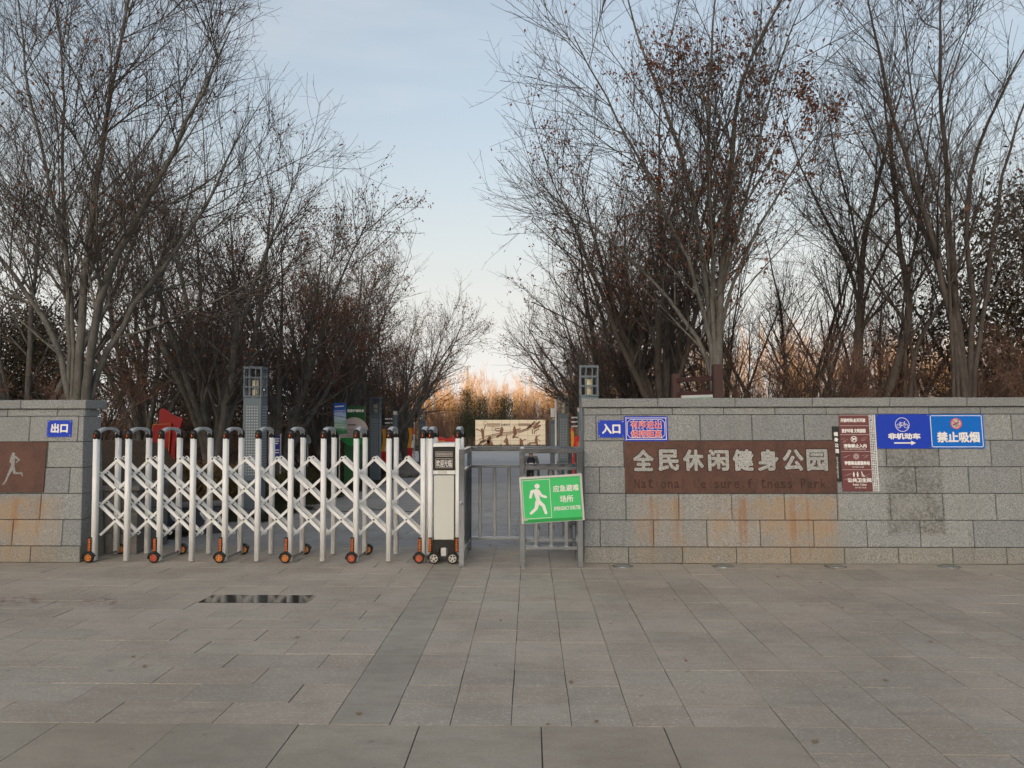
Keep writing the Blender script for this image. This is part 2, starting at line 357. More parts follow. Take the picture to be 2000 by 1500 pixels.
def brick_mat(name, c1, c2, mort, w, h):
    m = newmat(name, 0.75, 0, c1, 0.3)[0]; g = G(m); n = g.n.new('ShaderNodeTexBrick'); g.put(n.inputs['Vector'], g.pos())
    n.inputs['Scale'].default_value = 1.0; n.inputs['Brick Width'].default_value = w; n.inputs['Row Height'].default_value = h; n.inputs['Mortar Size'].default_value = 0.005
    for k, v in (('Color1', c1), ('Color2', c2), ('Mortar', mort)): g.put(n.inputs[k], v)
    big = g.noise(g.pos(), 0.6, 5, 0.6); g.color(g.mix(g.ramp(big, 0.4, 0.7, 0, 0.4), n.outputs['Color'], [v * 0.6 for v in c1])); return m
M['plaza_far'] = brick_mat('plaza_paving', (0.36, 0.33, 0.31), (0.42, 0.385, 0.36), (0.06, 0.055, 0.05), 0.6, 0.29)
M['path_far'] = brick_mat('path_paving', (0.34, 0.345, 0.355), (0.38, 0.385, 0.395), (0.18, 0.18, 0.18), 0.6, 0.3)

# ------------------------------------------------------------------ lettering
_txt = {}
def glyphs(body):
    """flat outline of a line of text as (verts, faces), scaled to the unit box"""
    if body in _txt: return _txt[body]
    cu = bpy.data.curves.new('lettering', 'FONT'); cu.body = body; cu.size = 1; cu.resolution_u = 2
    o = bpy.data.objects.new('lettering', cu); COL.objects.link(o)
    me = bpy.data.meshes.new_from_object(o.evaluated_get(bpy.context.evaluated_depsgraph_get()))
    v = np.array([p.co[:2] for p in me.vertices]); f = [tuple(p.vertices) for p in me.polygons]
    bpy.data.objects.remove(o); bpy.data.curves.remove(cu); bpy.data.meshes.remove(me)
    v -= v.min(0); v /= v.max(0); _txt[body] = (v, f); return _txt[body]

def letters(name, body, box, y, mat, parent, bold=0.0, rot90=False, n=8):
    """text filling box = (x0, x1, z0, z1) at depth y (front faces -y)"""
    v, f = glyphs(body); x0, x1, z0, z1 = box
    V = []; Fs = []
    offs = [(0, 0)] + ([(bold * math.cos(2 * math.pi * k / n), bold * math.sin(2 * math.pi * k / n)) for k in range(n)] if bold else [])
    for i, (dx, dz) in enumerate(offs):
        b = len(V)
        for p in v:
            a, c = (p[0], p[1]) if not rot90 else (p[1], 1 - p[0])
            V.append((x0 + bold + a * (x1 - x0 - 2 * bold) + dx, y - 0.00012 * i, z0 + bold + c * (z1 - z0 - 2 * bold) + dz))
        Fs += [tuple(b + j for j in q) for q in f]
    me = bpy.data.meshes.new(name); me.from_pydata(V, [], Fs); me.materials.append(mat); me.update()
    return link(name, me, parent)

# ------------------------------------------------------------------ ground and paving
def sheet(name, xs, ys, zf, mat):
    V = [(x, y, zf(x, y)) for y in ys for x in xs]; nx = len(xs)
    Fs = [(j * nx + i, j * nx + i + 1, (j + 1) * nx + i + 1, (j + 1) * nx + i) for j in range(len(ys) - 1) for i in range(nx - 1)]
    me = bpy.data.meshes.new(name); me.from_pydata(V, [], Fs); me.materials.append(mat); me.update()
    return struct(link(name, me))

def sstep(a, b, x):
    t = min(max((x - a) / (b - a), 0), 1); return t * t * (3 - 2 * t)

def berm(x, y):
    """planting beds raised behind the two walls"""
    l = sstep(-5.05, -5.6, x) * sstep(8.55, 8.8, y) * sstep(13.5, 11.5, y)
    r = sstep(1.75, 2.3, x) * sstep(8.6, 8.9, y) * sstep(16, 12.5, y)
    return 1.32 * l + 1.1 * r

gx = [-900, -300, -120, -60, -30, -20, -14, -11, -9, -8, -7] + [round(-6.6 + 0.2 * i, 2) for i in range(58)] + [5.5, 7, 9, 12, 16, 22, 32, 60, 120, 300, 900]
gy = [-900, -300, -120, -60, -20, 0, 4, 7, 8.3, 8.55, 8.6, 8.7, 8.8, 8.9, 9.1, 9.4] + [9.8 + 0.5 * i for i in range(14)] + [18, 22, 28, 36, 46, 58, 70.4, 80, 100, 140, 250, 500, 1500]
sheet('ground', sorted(set(gx)), gy, lambda x, y: gz(y) + berm(x, y) - 0.05, M['soil'])
sheet('street', [-300, 300], [-24, -3.0], lambda x, y: -0.13, M['asphalt'])
plaza = sheet('plaza', [-60, 60], [-3.0, 9.4], lambda x, y: -0.007, M['joint'])
MB().box(-60, 60, -3.15, -3.0, -0.16, 0.0).build('kerb', M['granite'], None)['kind'] = 'structure'
# paving outside the part laid piece by piece
pf = MB(); pf.add([(-60, -3, -0.003), (60, -3, -0.003), (60, 2.2, -0.003), (-60, 2.2, -0.003)], [(0, 1, 2, 3)])
pf.add([(-60, 2.2, -0.003), (-8.6, 2.2, -0.003), (-8.6, 9.4, -0.003), (-60, 9.4, -0.003)], [(0, 1, 2, 3)])
pf.add([(9.4, 2.2, -0.003), (60, 2.2, -0.003), (60, 9.4, -0.003), (9.4, 9.4, -0.003)], [(0, 1, 2, 3)])
pf.build('outer_paving', M['plaza_far'], plaza)

rng = random.Random(5)
ROW = 0.2915; Y0 = 3.985
cols_r = [-0.718 + 0.307 * i for i in range(6)] + [1.274 + 0.306 * i for i in range(28)]   # column edges right of the dark band
slots = []     # (x0, x1, y0, y1, material)
PUD = (-2.81, -1.86, 6.53, 6.835)
row = 0; y = Y0
while y < 9.3:
    y1 = min(y + ROW, 9.4)
    off = 0 if row % 2 == 0 else 0.30
    x = -1.024 - (off if off else 0.6); e = -1.024
    while e > -8.6:
        slots.append((max(x, -8.6), e, y, y1, 'paver')); e = x; x -= 0.6
    if row % 2 == 0: slots.append((-1.024, -0.718, y, min(y + 2 * ROW, 9.4), 'paver_smooth'))
    for i in range(len(cols_r) - 1):
        slots.append((cols_r[i], cols_r[i + 1], y, y1, 'paver'))
    y = y1; row += 1
y = Y0; k = 0
for r in range(3):                       # larger smooth slabs in front, small pavers beside them
    ya, yb = Y0 - 0.605 * (r + 1), Y0 - 0.605 * r
    x = 1.274
    while x > -8.6:
        slots.append((x - 0.613, x, ya, yb, 'paver_slab')); x -= 0.613
    for h in (0, 1):
        for i in range(6, len(cols_r) - 1):
            slots.append((cols_r[i], cols_r[i + 1], ya + h * 0.3025, ya + (h + 1) * 0.3025, 'paver'))

def pav_geo(mb, w, d, gx_, gy_, z):
    c = 0.0006; a, b = w / 2 - gx_, d / 2 - gy_
    vs = [(-a, -b, -0.010), (a, -b, -0.010), (a, b, -0.010), (-a, b, -0.010), (-a, -b, z - c), (a, -b, z - c), (a, b, z - c), (-a, b, z - c),
          (-a + c, -b + c, z), (a - c, -b + c, z), (a - c, b - c, z), (-a + c, b - c, z)]
    return vs, [(0, 1, 5, 4), (1, 2, 6, 5), (2, 3, 7, 6), (3, 0, 4, 7), (4, 5, 9, 8), (5, 6, 10, 9), (6, 7, 11, 10), (7, 4, 8, 11), (8, 9, 10, 11)]

def seen(s):
    px = []
    for X, Y in ((s[0], s[2]), (s[1], s[2]), (s[1], s[3]), (s[0], s[3])):
        q = Vector((X, Y, -CAM_H)); dz = q.dot(C_FWD); px.append((1000 + F_PX * q.dot(C_RT) / dz, 750 - F_PX * q.dot(C_UP) / dz) if dz > 0.3 else (-1e4, 1e4))
    if max(p[0] for p in px) < 0 or min(p[0] for p in px) > 2000 or min(p[1] for p in px) > 1500: return 0
    px = [(min(max(p[0], -50), 2050), min(p[1], 1520)) for p in px]
    return abs(sum(px[i][0] * px[(i + 1) % 4][1] - px[(i + 1) % 4][0] * px[i][1] for i in range(4))) / 2
order = sorted(range(len(slots)), key=lambda i: -seen(slots[i]))
single = set(order[:295]); cache = {}
rest = {k: ([], [], []) for k in ('paver', 'paver_smooth', 'paver_slab')}
for i, s in enumerate(slots):
    x0, x1, y0, y1, mk = s
    if x0 >= PUD[0] - 0.35 and x1 <= PUD[1] + 0.35 and abs(y0 - 6.56) < 0.15 and x1 > PUD[0] + 0.02 and x0 < PUD[1] - 0.02: sink = 0
    else: sink = 0
    if x1 - x0 < 0.02 or y1 - y0 < 0.02: continue
    gapx = rng.choice([0.0012, 0.002, 0.0034]) if mk != 'paver_smooth' else 0.002; gapy = rng.choice([0.0009, 0.0012, 0.0018])
    h = rng.choice([0, -0.0015, 0.001, -0.0008]) + sink
    if i in single:
        key = (round(x1 - x0, 3), round(y1 - y0, 3), gapx, gapy, h, mk)
        if key not in cache:
            vs, fs = pav_geo(None, x1 - x0, y1 - y0, gapx, gapy, h); me = bpy.data.meshes.new(mk); me.from_pydata(vs, [], fs); me.materials.append(M[mk]); cache[key] = me
        o = link('paving_slab', cache[key], plaza, ((x0 + x1) / 2, (y0 + y1) / 2, 0)); o.rotation_euler = (rng.uniform(-.002, .002), rng.uniform(-.002, .002), rng.uniform(-.0012, .0012))
    else:
        V, Fs, Rn = rest[mk]; vs, fs = pav_geo(None, x1 - x0, y1 - y0, gapx, gapy, h); b = len(V); cx, cy = (x0 + x1) / 2, (y0 + y1) / 2
        V += [(p[0] + cx, p[1] + cy, p[2]) for p in vs]; Fs += [tuple(b + j for j in q) for q in fs]; Rn += [rng.random()] * len(fs)
        if False: pass
def joined(name, V, Fs, Rn, mat, parent):
    me = bpy.data.meshes.new(name); me.from_pydata(V, [], Fs); me.materials.append(mat)
    a = me.attributes.new('rnd', 'FLOAT', 'FACE'); a.data.foreach_set('value', Rn); me.update()
    return stuff(link(name, me, parent))
for k, (V, Fs, Rn) in rest.items():
    if V: joined('further_slabs', V, Fs, Rn, M[k], plaza)
# water standing in the sunken slabs
wm = newmat('puddle_water', 0.08, 0, (0.035, 0.033, 0.031), 0.32)[0]
pd = MB(); pd.prism([(PUD[0] + 0.01, PUD[2] + 0.02), (PUD[1] - 0.03, PUD[2] + 0.012), (PUD[1] - 0.008, PUD[2] + 0.15), (PUD[1] - 0.015, PUD[3] - 0.01), (PUD[0] + 0.3, PUD[3] - 0.004), (PUD[0] + 0.02, PUD[3] - 0.012)], 0, 0.003)
pud = pd.build('puddle', wm, None, (0, 0, -0.0008), rot=(RAD(90), 0, 0)); pud.scale = (1, 1, -1)
# prism lies in (x, z): turn it flat
me = pud.data
for v in me.vertices: v.co = Vector((v.co.x, v.co.z, v.co.y))
pud.rotation_euler = (0, 0, 0); pud.scale = (1, 1, 1)
tag(pud, 'shallow dark rectangular puddle on the grey paving', 'puddle')

# path through the park
path = sheet('park_path', [-4.7, -2, 1.0], [9.4, 12, 16, 20, 26, 32, 40, 48], lambda x, y: gz(y) - 0.010, M['joint'])
V, Fs, Rn = [], [], []
y = 9.4; row = 0
while y < 22:
    x = -4.7 - (0.3 if row % 2 else 0)
    while x < 1.0:
        a, b = max(x, -4.7), min(x + 0.6, 1.0)
        if b - a > 0.03:
            vs, fs = pav_geo(None, b - a, 0.3, 0.003, 0.002, rng.choice([0, -0.001, 0.001])); n = len(V); cx, cy = (a + b) / 2, y + 0.15
            V += [(p[0] + cx, p[1] + cy, p[2] + gz(p[1] + cy) - 0.003) for p in vs]; Fs += [tuple(n + j for j in q) for q in fs]; Rn += [rng.random()] * len(fs)
        x += 0.6
    y += 0.3; row += 1
joined('path_slabs', V, Fs, Rn, M['path_paver'], path)
sheet('far_path', [-4.7, -2, 1.0], [22.0, 26, 32, 40, 48], lambda x, y: gz(y) - 0.004, M['path_far'])
sheet('far_square', [-12, -4, 1, 9], [40, 48, 56, 64, 69], lambda x, y: gz(y) + 0.004, M['path_far'])

# ------------------------------------------------------------------ stone walls (leaning back, chamfered blocks)
BAT = 0.085; WY = 8.335
def wy(z): return WY + BAT * z
KX = 8.40 / F_PX
def wx(px): return at(px, 940, 8.40).x if px > 1036 else (px - 1036.3) * KX - 0.012
def block(mb_z0, mb_z1, x0, x1, proud, mat, parent, name='stone_block', depth=0.09, xs0=0.0, xs1=0.0):
    g, c = 0.0028, 0.006; z0, z1 = mb_z0 + g, mb_z1 - g; a, b = x0 + g, x1 - g
    def f(x, z, d): return (x + (xs0 * z if x < (a + b) / 2 else xs1 * z), wy(z) - proud + d, z)
    P = [f(a, z0, depth), f(b, z0, depth), f(b, z1, depth), f(a, z1, depth), f(a, z0, c), f(b, z0, c), f(b, z1, c), f(a, z1, c),
         f(a + c, z0 + c, 0), f(b - c, z0 + c, 0), f(b - c, z1 - c, 0), f(a + c, z1 - c, 0)]
    me = bpy.data.meshes.new(name); me.from_pydata(P, [], [(0, 1, 5, 4), (1, 2, 6, 5), (2, 3, 7, 6), (3, 0, 4, 7), (4, 5, 9, 8), (5, 6, 10, 9), (6, 7, 11, 10), (7, 4, 8, 11), (8, 9, 10, 11), (3, 2, 1, 0)])
    me.materials.append(mat); return link(name, me, parent)

ZC = [0.0, 0.172, 0.452, 0.732, 1.012, 1.292, 1.572, 1.652]     # course lines
def wall_courses(parent, ends, joints, side, coping_j):
    for c in range(7):
        js = joints[c]
        for i in range(len(js) - 1):
            s0 = side if i == 0 and ends == 'left' else 0.0; s1 = side if i == len(js) - 2 and ends == 'right' else 0.0
            pr = 0.010 if c == 0 else (-0.014 if c == 6 else rng.uniform(-0.0015, 0.0015))
            block(ZC[c], ZC[c + 1], js[i], js[i + 1], pr, M['granite_base'] if c == 0 else M['granite'], parent, 'stone_block', 0.09 if c else 0.11, s0, s1)
    for i in range(len(coping_j) - 1):
        a, b = coping_j[i] + 0.002, coping_j[i + 1] - 0.002; yf = wy(1.66) - 0.022; yb = wy(1.66) + 0.40
        MB().bbox(a, b, yf, yb, 1.656, 1.752 + rng.uniform(-.002, .002), 0.006).build('coping_stone', M['granite'], parent)

def ser(a, step, b, first):
    r = [first]; x = a
    while x < b: r.append(x); x += step
    r.append(b); return [wx(v) for v in r]
RE = 2560
rw = thing('stone_wall', 'long grey granite wall carrying the big brown name panel, right of the gate', 'wall', (0, 0, 0))
L0 = 1139
wall_courses(rw, 'left', [ser(1225, 104.3, RE, L0), ser(1171, 103.5, RE, L0), ser(1222, 103, RE, L0), ser(1171, 103.2, RE, L0), ser(1220, 103, RE, L0), ser(1166, 102.5, RE, L0), ser(1216, 101.7, RE, L0 + 4)],
             0.012, ser(1288, 152.6, RE, L0 - 2))
mb = MB(); x0 = wx(L0) + 0.012
mb.hexa([(x0, wy(0) + 0.012, 0), (wx(RE), wy(0) + 0.012, 0), (wx(RE), 8.86, 0), (x0, 8.86, 0), (x0 + 0.02, wy(1.65) + 0.022, 1.65), (wx(RE), wy(1.65) + 0.022, 1.65), (wx(RE), 8.86, 1.65), (x0 + 0.02, 8.86, 1.65)])
mb.build('wall_core', M['mortar'], rw)
for c in range(7):      # end face
    z0, z1 = ZC[c] + .003, ZC[c + 1] - .003; xa = lambda z: wx(L0) + 0.003 + 0.012 * z
    MB().hexa([(xa(z0), wy(z0) + 0.006, z0), (xa(z0) + 0.03, wy(z0) + 0.006, z0), (xa(z0) + 0.03, 8.87, z0), (xa(z0), 8.87, z0), (xa(z1), wy(z1) + 0.006, z1), (xa(z1) + 0.03, wy(z1) + 0.006, z1), (xa(z1) + 0.03, 8.87, z1), (xa(z1), 8.87, z1)]).build('end_stone', M['granite_base'] if c == 0 else M['granite'], rw)

lw = thing('stone_wall', 'short granite wall end with exit sign and running figure plate, left of the gate', 'wall', (0, 0, 0))
L1 = 161; LS = -0.045
def serl(a, step, last=L1, b=-900):
    r = [last]; x = a
    while x > b: r.append(x); x -= step
    return [wx(v) for v in reversed(r)]
wall_courses(lw, 'right', [serl(62, 103), serl(121, 99), serl(74, 103), serl(128, 101), serl(80, 103), serl(138, 98), serl(92, 101, L1 + 1)], LS, serl(21, 150, L1 - 8))
mb = MB(); xe = wx(L1) - 0.04
mb.hexa([(wx(-900), wy(0) + 0.012, 0), (xe, wy(0) + 0.012, 0), (xe, 8.80, 0), (wx(-900), 8.80, 0), (wx(-900), wy(1.65) + 0.022, 1.65), (xe + LS * 1.65, wy(1.65) + 0.022, 1.65), (xe + LS * 1.65, 8.80, 1.65), (wx(-900), 8.80, 1.65)])
mb.build('wall_core', M['mortar'], lw)
for c in range(7):
    z0, z1 = ZC[c] + .003, ZC[c + 1] - .003; xa = lambda z: wx(L1) - 0.003 + LS * z + (-0.012 if c == 6 else 0)
    MB().hexa([(xa(z0) - 0.03, wy(z0) + 0.006, z0), (xa(z0), wy(z0) + 0.006, z0), (xa(z0), 8.81, z0), (xa(z0) - 0.03, 8.81, z0), (xa(z1) - 0.03, wy(z1) + 0.006, z1), (xa(z1), wy(z1) + 0.006, z1), (xa(z1), 8.81, z1), (xa(z1) - 0.03, 8.81, z1)]).build('end_stone', M['granite_base'] if c == 0 else M['granite'], lw)
sw = thing('stub_wall', 'low dark stone stub behind the left end of the white gate', 'wall', (-4.70, 9.15, 0))
for k in range(3): MB().bbox(-0.2, 0.2, -0.3, 0.45, k * 0.24, k * 0.24 + 0.235, 0.006).build('stone_block', M['granite_dark'], sw)
MB().bbox(-0.23, 0.23, -0.33, 0.48, 0.72, 0.775, 0.006).build('coping_stone', M['granite_dark'], sw)

# unseen building added far behind the camera to cast shade over the entrance
ab = thing('shade_building', 'long tall unseen block added far behind the photographer to cast shade', 'building', (0, -300, 0))
bmat = plain('render_wall', (0.34, 0.31, 0.28), 0.9); gl = plain('window_glass', (0.03, 0.04, 0.05), 0.12)
MB().box(-280, 180, -14, 0, -0.15, 56.0).build('wall', bmat, ab)
MB().box(-280.4, 180.4, -14.4, 0.4, 56.0, 56.6).build('roof', M['granite_dark'], ab)
wme = MB().box(-1.2, 1.2, -0.02, 0.05, 0, 1.7).mesh('window'); wme.materials.append(gl)
for k in range(9):
    for i in range(-12, 13): link('window', wme, ab, (i * 7.0, 0.0, 1.5 + 6.1 * k))

# ------------------------------------------------------------------ plates and signs on the walls
TILT = -math.atan(BAT)
class Plate:
    """flat sign on a wall: pixel layout of the photograph turned into metres on the leaning wall face"""
    def __init__(s, name, label, cat, x0, y0, x1, y1, mat, t=0.008, out=0.0, left=False, roll=0.0, skew=0.0):
        s.cx, s.cy = (x0 + x1) / 2, (y0 + y1) / 2
        z = 1.572 - (s.cy - 811.3) * (1.4 / 256.0) + (0.035 if left else 0)
        z -= 0.0
        s.k = KX * (WY + BAT * z) / 8.40
        X = (s.cx - 1036.3) * s.k - 0.005
        if not left:
            X = at(s.cx, s.cy, wy(z)).x; s.k = (at(x1, s.cy, wy(z)).x - at(x0, s.cy, wy(z)).x) / (x1 - x0)
        s.o = thing(name, label, cat, (X, wy(z) - out - 0.001, z), (TILT, 0, 0)); s.t = t; s.skew = skew
        w, h = (x1 - x0) * s.k / 2, (y1 - y0) * s.k / 2
        if roll: s.o.rotation_euler = (TILT, roll, 0)
        MB().hexa([(-w, -t, -h), (w, -t, -h), (w, 0, -h), (-w, 0, -h), (-w, -t, h), (w, -t, h), (w, 0, h), (-w, 0, h)]).build('panel', mat, s.o)
        s.w, s.h = w, h
        if mat in (M['blue'], M['blue2'], M['maroon']):
            for ex in (-1, 1):
                for ez in (-1, 1): MB().disc((ex * (w - 0.014), ez * (h - 0.014)), 0.0055, -t - 0.003, -t + 0.001, 10).build('screw', M['steel'], s.o)
    def L(s, x, y): return ((x - s.cx) * s.k, (s.cy - y) * s.k)
    def text(s, body, x0, y0, x1, y1, mat, bold=0.0, name='lettering', lift=0.001, rot90=False):
        a, b = s.L(x0, y1), s.L(x1, y0)
        return letters(name, body, (a[0], b[0], a[1], b[1]), -s.t - lift, mat, s.o, bold * s.k, rot90)
    def shape(s, name, mat, fn, lift=0.001, parent=None):
        mb = MB(); fn(mb, s.L, -s.t - lift, -s.t + 0.0006, s.k); return mb.build(name, mat, parent or s.o)

def frame_lines(x0, y0, x1, y1, r, corner=0):
    def fn(mb, L, ya, yb, k):
        c = corner
        P = [(x0 + c, y0), (x1 - c, y0), (x1, y0 + c), (x1, y1 - c), (x1 - c, y1), (x0 + c, y1), (x0, y1 - c), (x0, y0 + c)] if c else [(x0, y0), (x1, y0), (x1, y1), (x0, y1)]
        for i in range(len(P)): mb.capsule(L(*P[i]), L(*P[(i + 1) % len(P)]), r * k, ya - 0.0001 * (i % 2), yb)
    return fn
def paths(list_of, r):
    def fn(mb, L, ya, yb, k):
        for j, P in enumerate(list_of):
            for i in range(len(P) - 1): mb.capsule(L(*P[i]), L(*P[i + 1]), r * k, ya - 0.00015 * ((i + j) % 4), yb)
    return fn

# name panel
p = Plate('park_name_sign', 'long rusty brown steel panel with pale cut-out park name', 'sign', 1219.5, 862.7, 1632, 964.5, M['corten'], 0.012)
xs = [1235, 1284.5, 1333, 1382, 1430, 1479, 1527.5, 1574]
for i, ch in enumerate('全民休闲健身公园'):
    x0, x1, y0, y1 = xs[i], xs[i] + 42, 878.5, 922
    p.text(ch, x0 - 1.5, y0 - 1.5, x1 + 1.5, y1 + 1.5, M['corten_cut_and_shade'], 2.6, 'letter_shadow', 0.0008)  # dark rim painted as the recess shade around each character
    p.text(ch, x0 + 0.5, y0 + 0.5, x1 - 0.5, y1 - 0.5, M['granite_letter'], 1.7, 'letter', 0.0032)
eng = 'National Leisure fitness Park'; ex = [1238 + (1613 - 1238) * i / len(eng) for i in range(len(eng))]
for i, ch in enumerate(eng):
    if ch == ' ': continue
    tall = ch in 'NtlLfPkhdi'; faint = i in (3, 7, 9, 11, 18)
    narrow = ch in 'il'; w = 4 if narrow else 9.6
    p.text(ch, ex[i] + (3 if narrow else 0), 936.5 if tall else 942, ex[i] + (3 if narrow else 0) + w, 955, M['corten_faint'] if faint else M['corten_cut_and_shade'], 0.25, 'engraved_letter', 0.0008)

# entrance sign
p = Plate('entrance_sign', 'small plain blue sign with two white characters, right of the gate', 'sign', 1168, 822, 1219, 855.5, M['blue'])
p.text('入口', 1175.5, 828.5, 1211.5, 848.5, M['wprint'], 0.9)
# orderly entry sign
p = Plate('notice_sign', 'blue notice sign with two lines of red characters in a white border', 'sign', 1219, 814, 1304, 863, M['blue'], 0.012)
p.shape('border', M['wprint'], frame_lines(1222.5, 817.5, 1300.5, 859.5, 0.55))
p.shape('border', M['wprint'], frame_lines(1225, 820.5, 1298, 856.5, 0.45, 6))
for t, a, b in (('有序进出', 823, 838), ('保持距离', 841, 856)):
    p.text(t, 1231, a - 1, 1292, b + 1, M['wprint'], 0.7, 'outline', 0.0008); p.text(t, 1232, a, 1291, b, M['redprint'], 0.22, 'lettering', 0.003)
# exit sign
p = Plate('exit_sign', 'small blue sign with two white characters on the left wall end', 'sign', 82, 826, 130.5, 858.8, M['blue'], left=True, roll=RAD(-0.4))
p.text('出口', 89.5, 832, 123.5, 851, M['wprint'], 0.9)
# runner plate
p = Plate('runner_plate', 'rusty brown steel plate with a pale running figure', 'sign', -330, 869.5, 80, 968.5, M['corten'], 0.012, left=True)
def runner(mb, L, ya, yb, k):
    def c(a, b, r, r2=None): mb.capsule(L(*a), L(*b), r * k, ya - 0.0001 * len(mb.f) % 0.0007, yb, (r2 or r) * k)
    c((14.5, 893), (14.2, 895.5), 3.0, 2.4); c((14, 898), (15, 917), 4.2, 3.4); c((19, 899), (27, 905), 1.9, 1.5); c((27, 905), (22, 910), 1.5, 1.1)
    c((11, 900), (9.5, 909), 1.8, 1.4); c((14, 919), (8, 934), 3.3, 2.2); c((8, 934), (4, 945), 2.0, 1.2); c((4, 945), (-1, 953), 1.6, 1.3)
    c((16, 920), (19.5, 930), 3.2, 2.4); c((19.5, 930.5), (33, 931.5), 2.2, 1.3); c((33, 930), (36, 936), 1.5, 1.1)
p.shape('figure', M['granite'], runner, 0.002)

# black upright sign
p = Plate('name_strip', 'narrow upright black sign with white characters beside the name panel', 'sign', 1627, 834, 1640.5, 943, M['black'], 0.01, skew=0)
for i, ch in enumerate('健身公园'): p.text(ch, 1629.2, 845 + i * 11.2, 1638, 853.4 + i * 11.2, M['wprint'], 0.45)
p.text('jianshengongyuan', 1631.2, 894, 1636.4, 936, M['wprint2'], 0.12, 'pinyin_lettering', 0.001, True)

# maroon board
p = Plate('rules_board', 'maroon board of five stacked visitor notices', 'sign', 1641.5, 811, 1699.5, 961.5, M['maroon'], 0.010, 0.001)
p.shape('divider', M['wprint2'], paths([[(1642, y_), (1699, y_)] for y_ in (832.8, 850.4, 883.6, 919.4)], 0.4))
p.shape('divider', M['wprint2'], paths([[(1642, 811.8), (1699, 811.8)]], 0.4))
p.text('开放时间:全天开放', 1644, 818, 1693, 826, M['wprint'], 0.35)
p.text('爱护环境 文明游园', 1645, 838.8, 1692, 847, M['wprint'], 0.35)
p.shape('no_dogs_symbol', M['wprint'], lambda mb, L, a, b, k: (mb.ring(L(1668.5, 859.5), 5.0 * k, 6.2 * k, a, b), mb.capsule(L(1665, 863), L(1672, 856), 0.6 * k, a, b), mb.capsule(L(1666.5, 859), L(1671, 859), 1.4 * k, a - .0003, b), mb.capsule(L(1666.6, 859), L(1666.2, 862.6), 0.6 * k, a - .0004, b), mb.capsule(L(1670.8, 859), L(1671.2, 862.6), 0.6 * k, a - .0004, b), mb.capsule(L(1666.5, 858), L(1665, 856.6), 0.9 * k, a - .0005, b)))
p.text('宠物禁止入内', 1647.5, 868.6, 1692.5, 876.4, M['wprint'], 0.4)
p.text('PET ARE PROHIBITED', 1649, 877.6, 1691, 880.4, M['wprint2'], 0.1)
p.shape('service_symbol', M['wprint2'], lambda mb, L, a, b, k: (mb.ring(L(1671, 893.5), 4.6 * k, 5.6 * k, a, b), mb.ring(L(1671, 893.5), 1.6 * k, 3.3 * k, a, b)))
p.text('学雷锋志愿服务站', 1647.5, 902.4, 1697, 910.4, M['wprint'], 0.4)
p.text('位于南门北侧', 1662, 912.8, 1684.5, 915.8, M['wprint2'], 0.12)
p.shape('toilet_symbols', M['wprint'], lambda mb, L, a, b, k: [(mb.disc(L(x_, 924.6), 1.2 * k, a, b, 10), mb.capsule(L(x_, 927.5), L(x_, 930), 1.7 * k, a, b), mb.capsule(L(x_, 930), L(x_, 933), 1.0 * k, a - .0002, b)) for x_ in (1664.4, 1671.8)] + [mb.ring(L(1682, 931), 1.7 * k, 2.4 * k, a, b, 14), mb.capsule(L(1680.2, 925), L(1681, 929.5), 0.8 * k, a - .0002, b), mb.capsule(L(1681, 929.5), L(1685.5, 932.5), 0.6 * k, a - .0003, b), mb.disc(L(1679.8, 923.8), 1.1 * k, a, b, 10)])
p.text('公共卫生间', 1651.5, 935.6, 1698, 944.2, M['wprint'], 0.45)
p.text('Public Toilet', 1661.5, 946.6, 1688, 950.4, M['wprint'], 0.15)
p.text('位于南门北侧', 1665, 952.6, 1687, 955.8, M['wprint2'], 0.12)
def scuffs(mb, L, a, b, k):
    r2 = random.Random(8)
    for (cx, cy) in ((1652, 861), (1690, 860), (1650, 892), (1654, 928), (1692, 932), (1652, 938), (1690, 894)):
        for j in range(4):
            x, y = cx + r2.uniform(-5, 5), cy + r2.uniform(-4, 4); mb.capsule(L(x - r2.uniform(2, 5), y + 1.2), L(x + r2.uniform(2, 5), y - 1.2), 0.16 * k, a - .0001 * j, b)
p.shape('scratches', M['wprint2'], scuffs, 0.0006)
# pierced white strip
p = Plate('pierced_strip', 'narrow white strip with an irregular black pierced pattern beside the maroon board', 'panel', 1700, 811, 1712.5, 961.5, M['rail_white'], 0.010)
def holes(mb, L, a, b, k):
    r2 = random.Random(3); y = 812.5
    while y < 960.5:
        x = 1702.4 + r2.uniform(-.3, .3)
        while x < 1711.6:
            q = [(x + r2.uniform(-1.6, -.6), y + r2.uniform(-1.4, -.3)), (x + r2.uniform(.3, 1.5), y + r2.uniform(-1.6, -.4)), (x + r2.uniform(.4, 1.5), y + r2.uniform(.3, 1.6)), (x + r2.uniform(-1.5, -.2), y + r2.uniform(.3, 1.6))]
            mb.prism([L(*v) for v in q], a, b); x += 3.3
        y += 3.4
p.shape('piercing', M['black'], holes, 0.0006)
